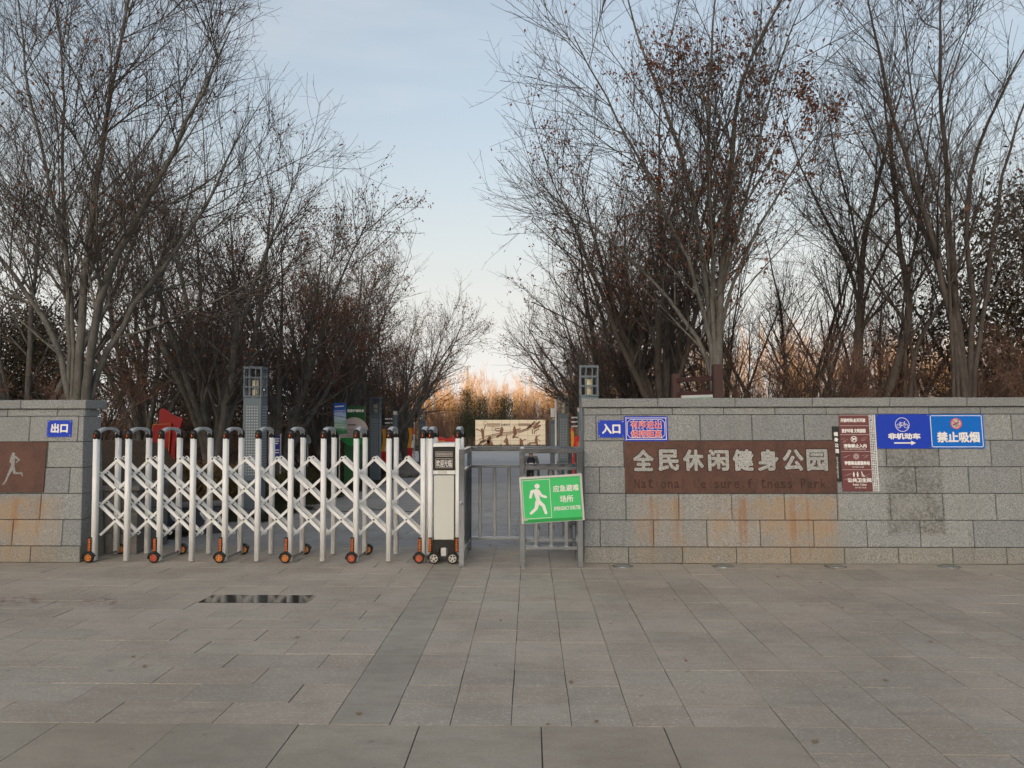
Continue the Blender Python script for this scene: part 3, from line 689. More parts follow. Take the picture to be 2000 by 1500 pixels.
# cycle lane sign
p = Plate('cycle_sign', 'deep blue sign with white bicycle symbol and arrow to the right', 'sign', 1711, 811, 1815.5, 878.5, M['blue'], 0.010, 0.001)
def bike(mb, L, a, b, k):
    mb.ring(L(1762, 831.4), 13.0 * k, 14.0 * k, a, b, 36)
    for x in (1755.2, 1769.2): mb.ring(L(x, 834), 3.6 * k, 4.4 * k, a, b, 20)
    for i, (u, v) in enumerate([((1755.2, 834), (1758.6, 828)), ((1758.6, 828), (1766.8, 828)), ((1766.8, 828), (1761.5, 834)), ((1761.5, 834), (1758.2, 827)), ((1755.2, 834), (1761.5, 834)), ((1769.2, 834), (1766, 826)), ((1766, 826), (1768, 825.4)), ((1756.6, 826.6), (1759.8, 826.6))]):
        mb.capsule(L(*u), L(*v), 0.36 * k, a - .0001 * (i % 3), b)
p.shape('bicycle_symbol', M['wprint'], bike)
p.text('非机动车', 1733, 848, 1796, 860.5, M['wprint'], 0.7)
p.shape('arrow', M['wprint'], lambda mb, L, a, b, k: mb.prism([L(*q) for q in ((1744, 866.2), (1777, 866.2), (1777, 863), (1786.5, 867.5), (1777, 872), (1777, 868.8), (1744, 868.8))], a, b))
# no smoking sign
p = Plate('no_smoking_sign', 'bright cyan blue no smoking sign with white border', 'sign', 1815.5, 811, 1920.5, 878.5, M['blue2'], 0.012, 0.001)
p.shape('border', M['wprint'], frame_lines(1817.5, 813.8, 1917, 875.4, 0.6, 2))
p.shape('symbol_disc', M['wprint2'], lambda mb, L, a, b, k: mb.disc(L(1867, 829.4), 10 * k, a, b, 26))
p.shape('cigarette', M['ink'], lambda mb, L, a, b, k: (mb.capsule(L(1861, 832.5), L(1871, 827.5), 1.1 * k, a, b), mb.path([L(1870, 825), L(1872, 823), L(1871, 821.5)], 0.4 * k, a, b), mb.capsule(L(1866, 834), L(1868, 834.6), 0.9 * k, a, b)), 0.0025)
p.shape('prohibition_ring', M['redprint'], lambda mb, L, a, b, k: (mb.ring(L(1867, 829.4), 9.4 * k, 11 * k, a, b, 30), mb.capsule(L(1860, 823), L(1874, 836), 0.7 * k, a, b)), 0.004)
p.text('禁止吸烟', 1828, 845.5, 1911, 867, M['wprint'], 0.9)

# ------------------------------------------------------------------ in-ground lights along the wall
lm = plain('light_lens', (0.20, 0.22, 0.20), 0.2)
for i, (px, lab) in enumerate(((1215, 'round in-ground light by the wall, nearest the steel barrier'), (1410, 'round in-ground light below the middle of the name panel'), (1627, 'round in-ground light below the right end of the name panel'), (1846, 'round in-ground light below the blue no smoking sign'))):
    q = on_ground(px, 1104); t = thing('ground_light', lab, 'light', (q.x, 8.20, 0.001), group='in-ground lights along the wall')
    MB().lathe([(0.001, 0), (0.10, 0), (0.11, 0.004), (0.098, 0.008), (0.085, 0.008), (0.083, 0.0055)], 24).build('rim', M['steel'], t, smooth=True)
    MB().lathe([(0.0005, 0.0065), (0.0845, 0.006)], 24).build('lens', lm, t)

# ------------------------------------------------------------------ white folding gate
GY, GD, GX0, GS = 8.36, 0.45, -4.712, 0.3545
gate = thing('folding_gate', 'white scissor lattice folding gate closing the entrance', 'gate', (GX0, GY, 0))
NP = 11
def post_mesh(h, z0=0.02):
    pr = [(0.0275 * math.copysign(abs(math.cos(t)) ** 0.6, math.cos(t)), 0.036 * math.copysign(abs(math.sin(t)) ** 0.6, math.sin(t))) for t in [2 * math.pi * k / 16 for k in range(16)]]
    m = MB(); n = len(pr); m.add([(x, y, z0) for x, y in pr] + [(x, y, h) for x, y in pr], [(i, (i + 1) % n, n + (i + 1) % n, n + i) for i in range(n)] + [tuple(range(n)), tuple(range(n, 2 * n))]); return m
def finish(mb, name, mats, smooth=True):
    o = mb.build(name, mats, None, smooth=smooth); me = o.data; bpy.data.objects.remove(o); return me
post_me = finish(post_mesh(1.33), 'post', M['white'])
capm = MB(); capm.lathe([(0.001, 0.098), (0.018, 0.095), (0.033, 0.078), (0.038, 0.055), (0.0375, 0.0), (0.031, -0.004)], 14)
cap_me = finish(capm, 'post_cap', M['black'])
lens_me = finish(MB().prism([(-0.017, 0.010), (0.017, 0.010), (0.016, 0.052), (0.010, 0.060), (-0.010, 0.060), (-0.016, 0.052)], -0.040, -0.028), 'lens', M['amber_dark'], False)
flame_me = finish(MB().prism([(-0.003, 0.018), (0.003, 0.018), (0.006, 0.034), (0.0, 0.050), (-0.006, 0.034)], -0.0425, -0.03), 'reflector', M['amber'], False)
am = MB(); arc = []
for k in range(13):
    t = math.pi * k / 12; arc.append((0.0, GD / 2 - GD / 2 * math.cos(t) * 0.93, 1.358 + 0.078 * math.sin(t) ** 0.8))
for k in range(12):
    a_, b_ = Vector(arc[k]), Vector(arc[k + 1]); d = (b_ - a_).normalized(); nrm = Vector((1, 0, 0)).cross(d).normalized() * 0.014; w = Vector((0.024, 0, 0))
    am.hexa([a_ - nrm - w, a_ - nrm + w, a_ + nrm + w, a_ + nrm - w, b_ - nrm - w, b_ - nrm + w, b_ + nrm + w, b_ + nrm - w])
arch_me = finish(am, 'arch', M['grey_plastic'], False)
tyre_me = finish(MB().lathe([(0.036, -0.016), (0.05, -0.016), (0.055, -0.009), (0.055, 0.009), (0.05, 0.016), (0.036, 0.016), (0.036, -0.016)], 22, axis='y'), 'tyre', M['rubber'])
def rim_mb(R=0.036):
    m = MB(); m.ring((0, 0), R - 0.007, R, -0.012, 0.01, 20); m.disc((0, 0), 0.010, -0.013, 0.01, 10)
    for k in range(5):
        t = 2 * math.pi * k / 5 + 0.3; m.capsule((0, 0), ((R - 0.004) * math.cos(t), (R - 0.004) * math.sin(t)), 0.006, -0.0115 - 0.0001 * k, 0.006)
    return m
rim_me = finish(rim_mb(), 'rim', M['orange_rim'], False); rim_red = finish(rim_mb(), 'rim', M['red_rim'], False); rim_ch = finish(rim_mb(0.040), 'rim', M['chrome'], False)
strip_b = finish(MB().bbox(-0.018, 0.018, -0.02, 0.012, 0.0, 0.155, 0.004), 'strip_backing', M['black'], False)
sm = MB()
for k in range(5): sm.bbox(-0.0135, 0.0135, -0.026, -0.015, 0.008 + k * 0.0275, 0.031 + k * 0.0275, 0.004)
strip_me = finish(sm, 'reflector_strip', M['amber'], False)
fend_me = finish(MB().ring((0, 0), 0.057, 0.066, -0.02, 0.022, 14, RAD(10), RAD(190)), 'wheel_guard', M['black'], False)
bolt_me = finish(MB().lathe([(0.001, -0.006), (0.009, -0.006), (0.010, 0.006), (0.001, 0.007)], 8, axis='y'), 'bolt', M['black'], False)

def gpost(parent, x, y, wheel=None, front=True, rimme=None):
    o = link('post', post_me, parent, (x, y, 0))
    link('post_cap', cap_me, o, (0, 0, 1.325))
    if front: link('lens', lens_me, o, (0, 0, 1.325)); link('reflector', flame_me, o, (-0.004, 0, 1.325))
    return o
def gwheel(parent, x, y, rimme, strip=True):
    w = link('wheel', tyre_me, parent, (x, y, 0.0555)); link('rim', rimme, w, (0, -0.004, 0)); link('wheel_guard', fend_me, w)
    if strip: s_ = link('reflector_strip', strip_me, parent, (x + 0.006, y + 0.014, 0.118)); link('strip_backing', strip_b, s_)
    return w
for i in range(NP):
    x = i * GS if i < NP - 1 else 3.558
    gpost(gate, x, 0); gpost(gate, x, GD, front=False)
    link('arch', arch_me, gate, (x, 0, 0))
    if i % 2 == 0:
        gwheel(gate, x - 0.035, -0.045, rim_me if i in (0, 4, 6) else rim_red)
        gwheel(gate, x + 0.025, GD + 0.045, rim_me, False)
        MB().box(x + 0.012, x + 0.022, 0.03, GD - 0.03, 0.03, 0.055).build('foot_bar', M['steel'], gate)
# scissor bars: bars run over five half-bays, pivots on every half-bay
ZT, DZ = 1.107, 0.165; NHB = 2 * (NP - 1)
for plane, (d, yb, bw) in enumerate(((1, 0.085, 0.034), (-1, 0.14, 0.027), (1, 0.245, 0.034))):
    for s in range(-5, NHB + 6):
        if (s % 2) == 0: continue       # top end at half-bay s, bottom end at s + 5*d
        a, b = s, s + 5 * d
        if d == 1: t0 = max(0, -a); t1 = min(5, NHB - a)
        else: t0 = max(0, a - NHB); t1 = min(5, a)
        if t1 - t0 < 0.9: continue
        xa, za = (a + d * t0) * GS / 2, ZT - t0 * DZ; xb, zb = (a + d * t1) * GS / 2, ZT - t1 * DZ
        v = Vector((xb - xa, 0, zb - za)).normalized() * 0.018
        MB().bar((xa - v.x, yb, za - v.z), (xb + v.x, yb, zb + v.z), bw, 0.022).build('scissor_bar', M['white'], gate)
    if d == -1: continue
    for h in range(0, NHB + 1):
        for j in ((0, 2, 4) if h % 2 else (1, 3, 5)):
            if (h, j) == (0, 5): continue
            link('bolt', bolt_me, gate, (h * GS / 2, yb - 0.014, ZT - j * DZ))
mb = MB()
for i in range(1, NP - 1):
    P = [(i * GS + 0.02 + GS * 0.9 * k / 8, 0.26, 0.60 - 0.07 * math.sin(math.pi * k / 8) - 0.02 * (i % 2)) for k in range(9)]; mb.tube(P, 0.004, 5)
mb.build('cable', M['black'], gate)

# drive head of the gate
DX = -1.076
du = thing('gate_drive_head', 'white gate drive head on wheels with black display, right of the lattice', 'gate motor', (DX, GY, 0))
for xx in (0, 0.296):
    for yy in (0, GD): gpost(du, xx, yy, front=(yy == 0))
    link('arch', arch_me, du, (xx, 0, 0))
MB().bbox(0.031, 0.265, -0.018, GD + 0.018, 1.235, 1.272, 0.004).build('top_rail', M['white'], du)
MB().bbox(0.028, 0.268, -0.022, GD + 0.02, 0.985, 1.233, 0.006).build('display_housing', M['black'], du)
d = MB().box(0.06, 0.236, -0.0245, -0.015, 1.13, 1.178).build('display', M['ink'], du)
for (z0, z1) in ((1.133, 1.182), (1.012, 1.108)):
    m_ = MB(); 
    for a, b in (((0.06, z0), (0.236, z0)), ((0.236, z0), (0.236, z1)), ((0.236, z1), (0.06, z1)), ((0.06, z1), (0.06, z0))): m_.capsule(a, b, 0.0022, -0.0265, -0.02)
    m_.build('display_frame', M['wprint2'], du)
letters('display_digits', '88888888', (0.068, 0.229, 1.141, 1.173), -0.0262, M['wprint2'], du)
letters('display_lettering', '欢迎光临', (0.064, 0.232, 1.022, 1.098), -0.0262, M['wprint'], du, 0.0008)
MB().bbox(0.031, 0.265, -0.012, GD, 0.94, 0.983, 0.004).build('middle_rail', M['white'], du)
MB().box(0.08, 0.18, -0.0165, -0.01, 0.946, 0.980).build('name_plate', M['alu'], du)
MB().box(0.03, 0.266, -0.004, GD, 0.235, 0.938).build('cover_gap', M['black'], du)
MB().bbox(0.037, 0.256, -0.016, 0.02, 0.245, 0.930, 0.006).build('cover_panel', M['white_sheet'], du)
sk = MB(); sk.prism([(0.02, 0.07), (0.09, 0.055), (0.10, 0.16), (0.185, 0.16), (0.195, 0.055), (0.276, 0.07), (0.272, 0.24), (0.024, 0.24)], -0.03, GD); sk.build('skirt', M['black'], du)
MB().bbox(0.115, 0.175, -0.034, 0.0, 0.075, 0.165, 0.004).build('skirt_plate', M['alu'], du)
for xx in (0.045, 0.245):
    w = link('wheel', tyre_me, du, (xx, -0.055, 0.0575)); w.scale = (1.05, 1, 1.05); link('rim', rim_ch, w, (0, -0.006, 0)); link('wheel_guard', fend_me, w)
    link('wheel', tyre_me, du, (xx, GD + 0.02, 0.0555))
for xx in (0.004, 0.287):
    s_ = link('reflector_strip', strip_me, du, (xx, -0.03, 0.12)); link('strip_backing', strip_b, s_)

# ------------------------------------------------------------------ stainless steel barriers
def sq(mb, p, q, w=0.05):
    p, q = Vector(p), Vector(q); d = (q - p); h = w / 2
    if abs(d.z) > max(abs(d.x), abs(d.y)): mb.bbox(p.x - h, p.x + h, p.y - h, p.y + h, p.z, q.z, 0.003)
    elif abs(d.x) > abs(d.y): mb.bbox(min(p.x, q.x), max(p.x, q.x), p.y - h, p.y + h, p.z - h, p.z + h, 0.003)
    else: mb.bbox(p.x - h, p.x + h, min(p.y, q.y), max(p.y, q.y), p.z - h, p.z + h, 0.003)
    return mb
def steel(parent, name, p, q, w=0.05): return sq(MB(), p, q, w).build(name, M['steel'], parent)
ba = thing('steel_barrier', 'tall L-shaped stainless barrier behind the pedestrian opening', 'barrier', (-0.72, 8.14, 0))
steel(ba, 'post', (0, 0, 0), (0, 0, 1.215), 0.056); steel(ba, 'post', (0, 1.03, 0), (0, 1.03, 1.155)); steel(ba, 'post', (1.18, 1.03, 0), (1.18, 1.03, 1.155))
for nm, z, w in (('top_rail', 1.185, 0.05), ('middle_rail', 0.975, 0.032), ('bottom_rail', 0.135, 0.034)):
    steel(ba, nm, (0, 0.029, z), (0, 1.004, z), w); steel(ba, nm, (0.026, 1.03, z), (1.154, 1.03, z), w)
for k in range(5): steel(ba, 'upright', (0, 0.18 + 0.165 * k, 0.153), (0, 0.18 + 0.165 * k, 0.958), 0.026)
for k in range(6): steel(ba, 'upright', (0.125 + 0.17 * k, 1.03, 0.153), (0.125 + 0.17 * k, 1.03, 0.958), 0.038)
MB().lathe([(0.001, -0.03), (0.012, -0.026), (0.018, -0.012), (0.012, 0)], 12, (0.0, -0.028, 0.66), axis='y').build('knob', M['steel'], ba, smooth=True)
bb = thing('steel_barrier', 'boxed stainless barrier against the right wall, holding the green sign', 'barrier', (-0.09, 8.13, 0))
for x, y in ((0, 0), (0.6, 0), (0, 0.5), (0.6, 0.5)):
    steel(bb, 'post', (x, y, 0), (x, y, 1.175), 0.054)
for y in (0, 0.5):
    steel(bb, 'top_rail', (-0.027, y, 1.20), (0.627, y, 1.20), 0.05)
    steel(bb, 'middle_rail', (0.028, y, 1.02), (0.572, y, 1.02), 0.034); steel(bb, 'bottom_rail', (0.028, y, 0.20), (0.572, y, 0.20), 0.036)
    for k in range(3): steel(bb, 'upright', (0.14 + 0.158 * k, y, 0.219), (0.14 + 0.158 * k, y, 1.002), 0.038)
for x in (0, 0.6):
    steel(bb, 'side_rail', (x, 0.0255, 1.20), (x, 0.4745, 1.20), 0.046); steel(bb, 'side_rail', (x, 0.028, 1.02), (x, 0.472, 1.02), 0.034); steel(bb, 'side_rail', (x, 0.028, 0.20), (x, 0.472, 0.20), 0.036)

# green emergency shelter sign hung askew on the box
gs = thing('shelter_sign', 'green emergency shelter sign in a metal frame hung askew on the steel barrier', 'sign', (0.215, 8.055, 0.713), (0, RAD(-3.6), 0))
k = 8.055 / F_PX; W2, H2 = 0.323, 0.238
MB().box(-W2 + .008, W2 - .008, -0.012, 0.012, -H2 + .008, H2 - .008).build('panel', M['green'], gs)
for nm, a, b, c, d_ in (('frame_bar', -W2, W2, H2 - .022, H2), ('frame_bar', -W2, W2, -H2, -H2 + .006), ('frame_bar', -W2, -W2 + .022, -H2 + .006, H2 - .022), ('frame_bar', W2 - .022, W2, -H2 + .006, H2 - .022)):
    MB().bbox(a, b, -0.022, 0.014, c, d_, 0.0025).build(nm, M['alu'], gs)
MB().box(-W2 + .02, W2 - .022, -0.0145, -0.010, -H2 + .004, -H2 + .036).build('lower_band', M['green_deep'], gs)
MB().prism([(-W2 + .022, -H2 + .03), (-W2 + .065, -H2 + .03), (-W2 + .022, -H2 + .075)], -0.0165, -0.012).build('torn_corner', M['wprint2'], gs)
m_ = MB(); x0, x1, z0, z1 = -W2 + .03, -0.012, -H2 + .048, H2 - .035
for a, b in (((x0, z0), (x1, z0)), ((x1, z0), (x1, z1)), ((x1, z1), (x0, z1)), ((x0, z1), (x0, z0))): m_.capsule(a, b, 0.0022, -0.0145, -0.011)
m_.build('border', M['wprint'], gs)
m_ = MB(); cx = -0.145; ya = -0.0145
def cp(a, b, r, r2=None): m_.capsule((a[0] + cx, a[1]), (b[0] + cx, b[1]), r, ya - 0.0001 * (len(m_.f) % 5), -0.0105, r2)
m_.disc((cx + 0.003, 0.138), 0.026, ya, -0.0105); cp((-0.012, 0.083), (0.006, -0.008), 0.026, 0.019); cp((-0.052, 0.086), (0.0, 0.09), 0.016); cp((-0.056, 0.082), (-0.072, 0.028), 0.015, 0.013)
cp((0.01, 0.088), (0.04, 0.042), 0.016, 0.013); cp((0.04, 0.040), (0.085, 0.022), 0.013, 0.012); cp((-0.004, -0.02), (-0.02, -0.085), 0.022, 0.017); cp((-0.02, -0.088), (-0.077, -0.135), 0.016, 0.013)
cp((0.008, -0.02), (0.055, -0.065), 0.021, 0.016); cp((0.055, -0.065), (0.076, -0.14), 0.016, 0.014)
m_.build('running_figure', M['wprint'], gs)
letters('lettering', '应急避难', (0.02, 0.283, 0.066, 0.135), -0.0135, M['wprint'], gs, 0.0014)
letters('lettering', '场所', (0.083, 0.222, -0.045, 0.026), -0.0135, M['wprint'], gs, 0.0014)
letters('english_lettering', 'EMERGENCY SHELTER', (0.018, 0.290, -0.122, -0.082), -0.0135, M['wprint'], gs, 0.0008)

# ------------------------------------------------------------------ park furniture
def lamp_meshes():
    w = 0.15; out = {}
    m = MB(); m.bbox(-w, w, -w, w, 0.60, 1.965, 0.006); out['column'] = finish(m, 'column', M['lamp_blue'], False)
    m = MB(); m.bbox(-w + .012, w - .012, -w + .012, w - .012, -0.1, 0.597, 0.012); out['plinth'] = finish(m, 'plinth', M['lamp_blue'], False)
    m = MB()
    for r in range(25):
        z = 0.70 + r * 0.046
        for c in range(5):
            x = -0.085 + c * 0.0425
            m.box(x - .011, x + .011, -w - .0025, -w + .003, z, z + 0.021); m.box(w - .003, w + .0025, x - .011, x + .011, z, z + 0.021); m.box(-w - .0025, -w + .003, x - .011, x + .011, z, z + 0.021)
    out['perforations'] = finish(m, 'perforations', M['hole'], False)
    m = MB(); b = 0.011
    for sx in (-1, 1):
        for sy in (-1, 1): m.box(sx * (w - b) - b, sx * (w - b) + b, sy * (w - b) - b, sy * (w - b) + b, 1.968, 2.46)
    for z in (1.985, 2.14, 2.295, 2.448):
        for s in (-1, 1): m.box(-w + 2 * b, w - 2 * b, s * (w - b) - b * .9, s * (w - b) + b * .9, z - b, z + b); m.box(s * (w - b) - b * .9, s * (w - b) + b * .9, -w + 2 * b, w - 2 * b, z - b, z + b)
    for t in (-0.05, 0.05):
        for s in (-1, 1): m.box(t - .008, t + .008, s * (w - b) - .007, s * (w - b) + .007, 1.975, 2.455); m.box(s * (w - b) - .007, s * (w - b) + .007, t - .008, t + .008, 1.975, 2.455)
    m.box(-w, w, -w, w, 2.461, 2.475); out['cage'] = finish(m, 'cage', M['lamp_blue'], False)
    m = MB(); m.lathe([(0.001, 1.97), (0.055, 1.97), (0.055, 2.11), (0.05, 2.115), (0.055, 2.12), (0.055, 2.26), (0.001, 2.26)], 14); out['lamp_glass'] = finish(m, 'lamp_glass', M['lamp_glass'])
    return out
LM = lamp_meshes()
side = {0: 'left', 1: 'right'}; nth = ['nearest', 'second', 'third']
for s, X in ((0, -4.56), (1, 0.955)):
    for i, Y in enumerate((12.8, 22.8, 32.8)):
        t = thing('lamp_column', 'blue grey perforated lamp column, %s on the %s side of the path' % (nth[i], side[s]), 'lamp', (X, Y, gz(Y)), group='lamp columns along the path')
        for k in ('plinth', 'column', 'perforations', 'cage', 'lamp_glass'): link(k, LM[k], t)

def px_board(name, label, cat, x0, y0, x1, y1, Y, group=None, rz=0.0):
    """upright board at depth Y; returns empty on the ground below its middle plus a pixel-to-local map"""
    c = at((x0 + x1) / 2, (y0 + y1) / 2, Y); g0 = gz(Y) + berm(c.x, Y); k = Y / F_PX
    t = thing(name, label, cat, (c.x, Y, g0), (0, 0, rz), group)
    return t, (lambda x, y: ((x - (x0 + x1) / 2) * k, c.z - g0 - (y - (y0 + y1) / 2) * k)), k

# red flag board
t, L, k = px_board('flag_board', 'dark red flag-shaped board with gold outline behind the gate', 'sign', 298, 797, 360, 906, 15.5)
fl = [(311, 830), (311.5, 800), (316, 797), (325, 800), (333, 807), (342, 812), (350, 815), (358, 817), (354, 832), (349, 850), (344, 866), (343, 940), (303, 940), (303, 830)]
MB().prism([L(*q) for q in fl], -0.03, 0.03).build('board', M['flag_red'], t)
MB().prism([L(*q) for q in ((300, 829), (338, 827), (334, 892), (299.5, 885))], -0.075, -0.031).build('front_panel', M['flag_red'], t)
m = MB(); 
for a, b in (((301, 829), (337, 827.5)), ((336, 828), (332.5, 906)), ((301, 829), (300.3, 885))): m.capsule(L(*a), L(*b), 0.7 * k, -0.083, -0.07)
m.build('gold_outline', M['gold'], t)
MB().box(-0.05, 0.05, -0.03, 0.03, -0.1, L(320, 938)[1]).build('post', M['flag_red'], t)

# blue notice with posts
t, L, k = px_board('blue_notice', 'dark blue notice with white lines on two thin posts behind the gate', 'sign', 534, 851, 548, 892, 17.0)
MB().prism([L(*q) for q in ((526, 851), (547, 851), (547, 892), (526, 892))], -0.02, 0.02).build('panel', M['bluedark'], t)
m = MB()
for y_, a, b in ((861.5, 536, 545), (857, 537, 545), (866, 536, 543), (879, 536, 545), (884, 538, 545)): m.capsule(L(a, y_), L(b, y_), 1.1 * k, -0.023, -0.019)
m.build('print', M['wprint'], t)
for x in (525, 548): a = L(x, 847); MB().tube([(a[0], 0, -0.1), (a[0], 0, a[1])], 0.016, 8).build('post', M['alu'], t)

# landscape banner, green walking-trail sign
t, L, k = px_board('trail_sign', 'tall dark green sign with a large pale round panel', 'sign', 675, 793, 719, 930, 19.5)
MB().prism([L(*q) for q in ((676, 793), (713, 793), (713, 860), (706, 888), (703, 945), (673, 945), (673, 888), (674, 860))], -0.05, 0.05).build('board', M['dgreen'], t)
MB().disc(L(692, 843), 28 * k, -0.075, -0.051, 40).build('round_panel', M['pink'], t)
cc = L(692, 843)
MB().prism([(cc[0] + 28.3 * k * math.cos(a), cc[1] + 28.3 * k * math.sin(a)) for a in [RAD(205 + 130 * i / 20) for i in range(21)]], -0.082, -0.072).build('round_panel_foot', M['green_deep'], t)
letters('lettering', '健康步道终点', (*[L(678.5, 0)[0], L(711.5, 0)[0]], L(0, 805)[1], L(0, 799)[1]), -0.053, M['wprint'], t, 0.004)
letters('heading', '科学健走', (L(681, 0)[0], L(697, 0)[0], L(0, 831.5)[1], L(0, 828)[1]), -0.078, M['ink'], t, 0.002)
MB().ring(cc, 24.5 * k, 25 * k, -0.078, -0.072, 36, RAD(-10), RAD(190)).build('arc_line', M['wprint2'], t)
m = MB()
for i in range(7): m.capsule(L(678 + (i % 2), 838 + i * 3.0), L(704 - 2 * (i % 3), 838 + i * 3.0), 0.32 * k, -0.0775, -0.072)
m.build('text_lines', M['ink'], t)
t, L, k = px_board('landscape_banner', 'upright banner with blue and green landscape print on a pole', 'banner', 651, 787, 677, 849, 18.3)
bm_ = newmat('banner_print', 0.55, 0, (0.3, 0.5, 0.6))[0]; g = G(bm_); z_ = g.xyz(g.obj())[2]; zz0, zz1 = L(0, 849)[1], L(0, 787)[1]
f = g.ramp(g.math('ADD', z_, g.math('MULTIPLY', g.noise(g.obj(), 6, 3), 0.12)), zz0, zz1); n = g.n.new('ShaderNodeValToRGB'); g.put(n.inputs['Fac'], f)
el = n.color_ramp.elements; el[0].position = 0.12; el[0].color = (0.02, 0.18, 0.07, 1); el[1].position = 0.97; el[1].color = (0.01, 0.09, 0.48, 1)
for p_, c_ in ((0.25, (0.30, 0.50, 0.42, 1)), (0.42, (0.18, 0.42, 0.36, 1)), (0.6, (0.40, 0.55, 0.68, 1)), (0.83, (0.25, 0.42, 0.75, 1))): e_ = el.new(p_); e_.color = c_
g.color(n.outputs['Color'])
MB().prism([L(*q) for q in ((651, 787), (675.5, 787), (676, 838), (678, 842), (678, 847), (655, 849), (653, 836))], -0.012, 0.012).build('banner_sheet', bm_, t)
m = MB()
for i in range(12): m.capsule(L(654.5, 802 + i * 3), L(673 - 4 * (i % 3 == 1), 802 + i * 3), 0.3 * k, -0.0145, -0.011)
m.capsule(L(655, 794), L(671, 793), 1.2 * k, -0.0145, -0.011); m.build('text_lines', M['wprint'], t)
a = L(663, 852); MB().tube([(a[0], 0.02, -0.08), (a[0], 0.02, a[1] + 0.5)], 0.016, 8).build('pole', M['alu'], t)
MB().bbox(a[0] - .14, a[0] + .2, -.12, .12, -0.06, 0.22, 0.02).build('base', M['slate'], t)
# small far notice
t, L, k = px_board('small_notice', 'small pale blue notice board far behind the gate', 'sign', 595, 850, 607, 866, 21)
MB().prism([L(*q) for q in ((595, 850), (607, 850), (607, 866), (595, 866))], -0.02, 0.02).build('panel', plain('pale_print', (0.35, 0.45, 0.52), 0.5), t)
a = L(601, 866); MB().tube([(a[0], 0, -0.1), (a[0], 0, a[1])], 0.02, 8).build('post', M['alu'], t)

# wavy orange and red totem boards
def totem(label, x, y0, y1, Y, flip=1):
    t, L, k = px_board('wavy_board', label, 'sign', x - 6, y0, x + 6, y1, Y, 'wavy orange boards')
    def W(y): return 2.4 * math.sin((y - y0) / (y1 - y0) * 2 * math.pi * 0.95)
    ys = [y0 + (y1 - y0) * i / 14 for i in range(15)]
    def strip(a, b, i0, i1, ya, yb, mat, nm):
        P = [L(x + a + W(y), y) for y in ys[i0:i1 + 1]] + [L(x + b + W(y) * 0.4, y) for y in reversed(ys[i0:i1 + 1])]
        MB().prism(P, ya, yb).build(nm, mat, t)
    strip(-6, 0.5, 0, 9, -0.04, 0.04, M['yellow'], 'orange_edge'); strip(0.55, 6, 0, 3, -0.035, 0.035, plain('orange_red', (0.62, 0.13, 0.05)), 'upper_panel'); strip(0.55, 6, 3, 9, -0.03, 0.03, M['wprint'], 'notice_panel'); strip(-4.5, 3, 9, 14, -0.04, 0.04, M['bright_red'], 'red_foot')
    MB().prism([L(x + 2, y0 + 15), L(x + 4.6, y0 + 15), L(x + 4.6, y0 + 24), L(x + 2, y0 + 24)], -0.036, -0.029).build('picture', plain('grey_blue_print', (0.16, 0.18, 0.3)), t)
    return t
totem('nearer wavy orange and red board left of the path, just left of a gate post', 752, 838, 906, 25)
totem('farther wavy orange and red board left of the path, beside a thin pole', 803, 836, 896, 29)
t, L, k = px_board('thin_pole', 'thin pale pole beside the farther wavy orange board', 'pole', 808, 826, 810, 893, 29.2)
a = L(809, 827); MB().tube([(a[0], 0, -0.1), (a[0], 0, a[1])], 0.02, 8).build('shaft', M['alu'], t); MB().lathe([(0.001, 0.05), (0.03, 0.03), (0.03, -0.02), (0.001, -0.03)], 10, (a[0], 0, a[1])).build('cap', M['rail_white'], t)

# direction posts
def dirpost(label, xb0, xb1, ys, xp, yt, Y):
    t, L, k = px_board('direction_sign', label, 'sign', xb0, ys[0], xp, ys[-1], Y, 'direction signs')
    a = L(xp, yt)
    MB().bbox(a[0] - .055, a[0] + .055, -.055, .055, -0.1, a[1], 0.005).build('post', M['lamp_blue'], t)
    MB().bbox(a[0] - .06, a[0] + .06, -.06, .06, a[1] + .003, a[1] + 0.13, 0.01).build('clock_head', M['wprint2'], t)
    MB().disc((a[0], a[1] + 0.065), 0.045, -.064, -.058).build('clock_face', M['white'], t)
    for i, y in enumerate(ys):
        P = [L(xb0, y - 3.2), L(xb1, y - 3.2), L(xb1, y + 3.2), L(xb0, y + 3.2)]; MB().prism(P, -0.03, -0.0).build('arm', M['ink'], t)
        letters('lettering', ['健身步道', '全民健身广场', '公共卫生间'][i % 3], (L(xb0 + 1, 0)[0], L(xb1 - 1, 0)[0], L(0, y + 1.7)[1], L(0, y - 1.7)[1]), -0.032, M['wprint'], t, 0.003)
dirpost('direction sign with two dark arms left of the path', 751, 768, (818, 826), 772, 811, 24)
dirpost('direction sign with three dark arms right of the path, partly behind the right wall', 1114.5, 1129, (815.5, 824, 832.5), 1132, 806, 20)

# red boards
t, L, k = px_board('red_board', 'low red board with gold characters seen above the gate drive head', 'sign', 852, 852, 890, 870, 21)
MB().prism([L(*q) for q in ((848, 853), (861, 853.5), (870, 857), (876, 856), (884, 851.5), (889, 854), (893, 858), (893, 905), (848, 905))], -0.04, 0.04).build('board', M['bright_red'], t)
letters('lettering', '社会主义核心', (L(856, 0)[0], L(870, 0)[0], L(0, 863)[1], L(0, 859.6)[1]), -0.043, M['yellow'], t, 0.002)
MB().box(-0.25, 0.25, -0.03, 0.03, -0.05, L(0, 904)[1]).build('foot', M['bright_red'], t)
t, L, k = px_board('party_board', 'bright red and yellow wavy board beside the right wall end', 'sign', 1115, 835, 1133, 875, 19)
MB().prism([L(*q) for q in ((1122, 853), (1128, 851.5), (1134, 847), (1146, 850), (1146, 893), (1118, 893), (1118, 860))], -0.04, 0.0).build('board', M['bright_red'], t)
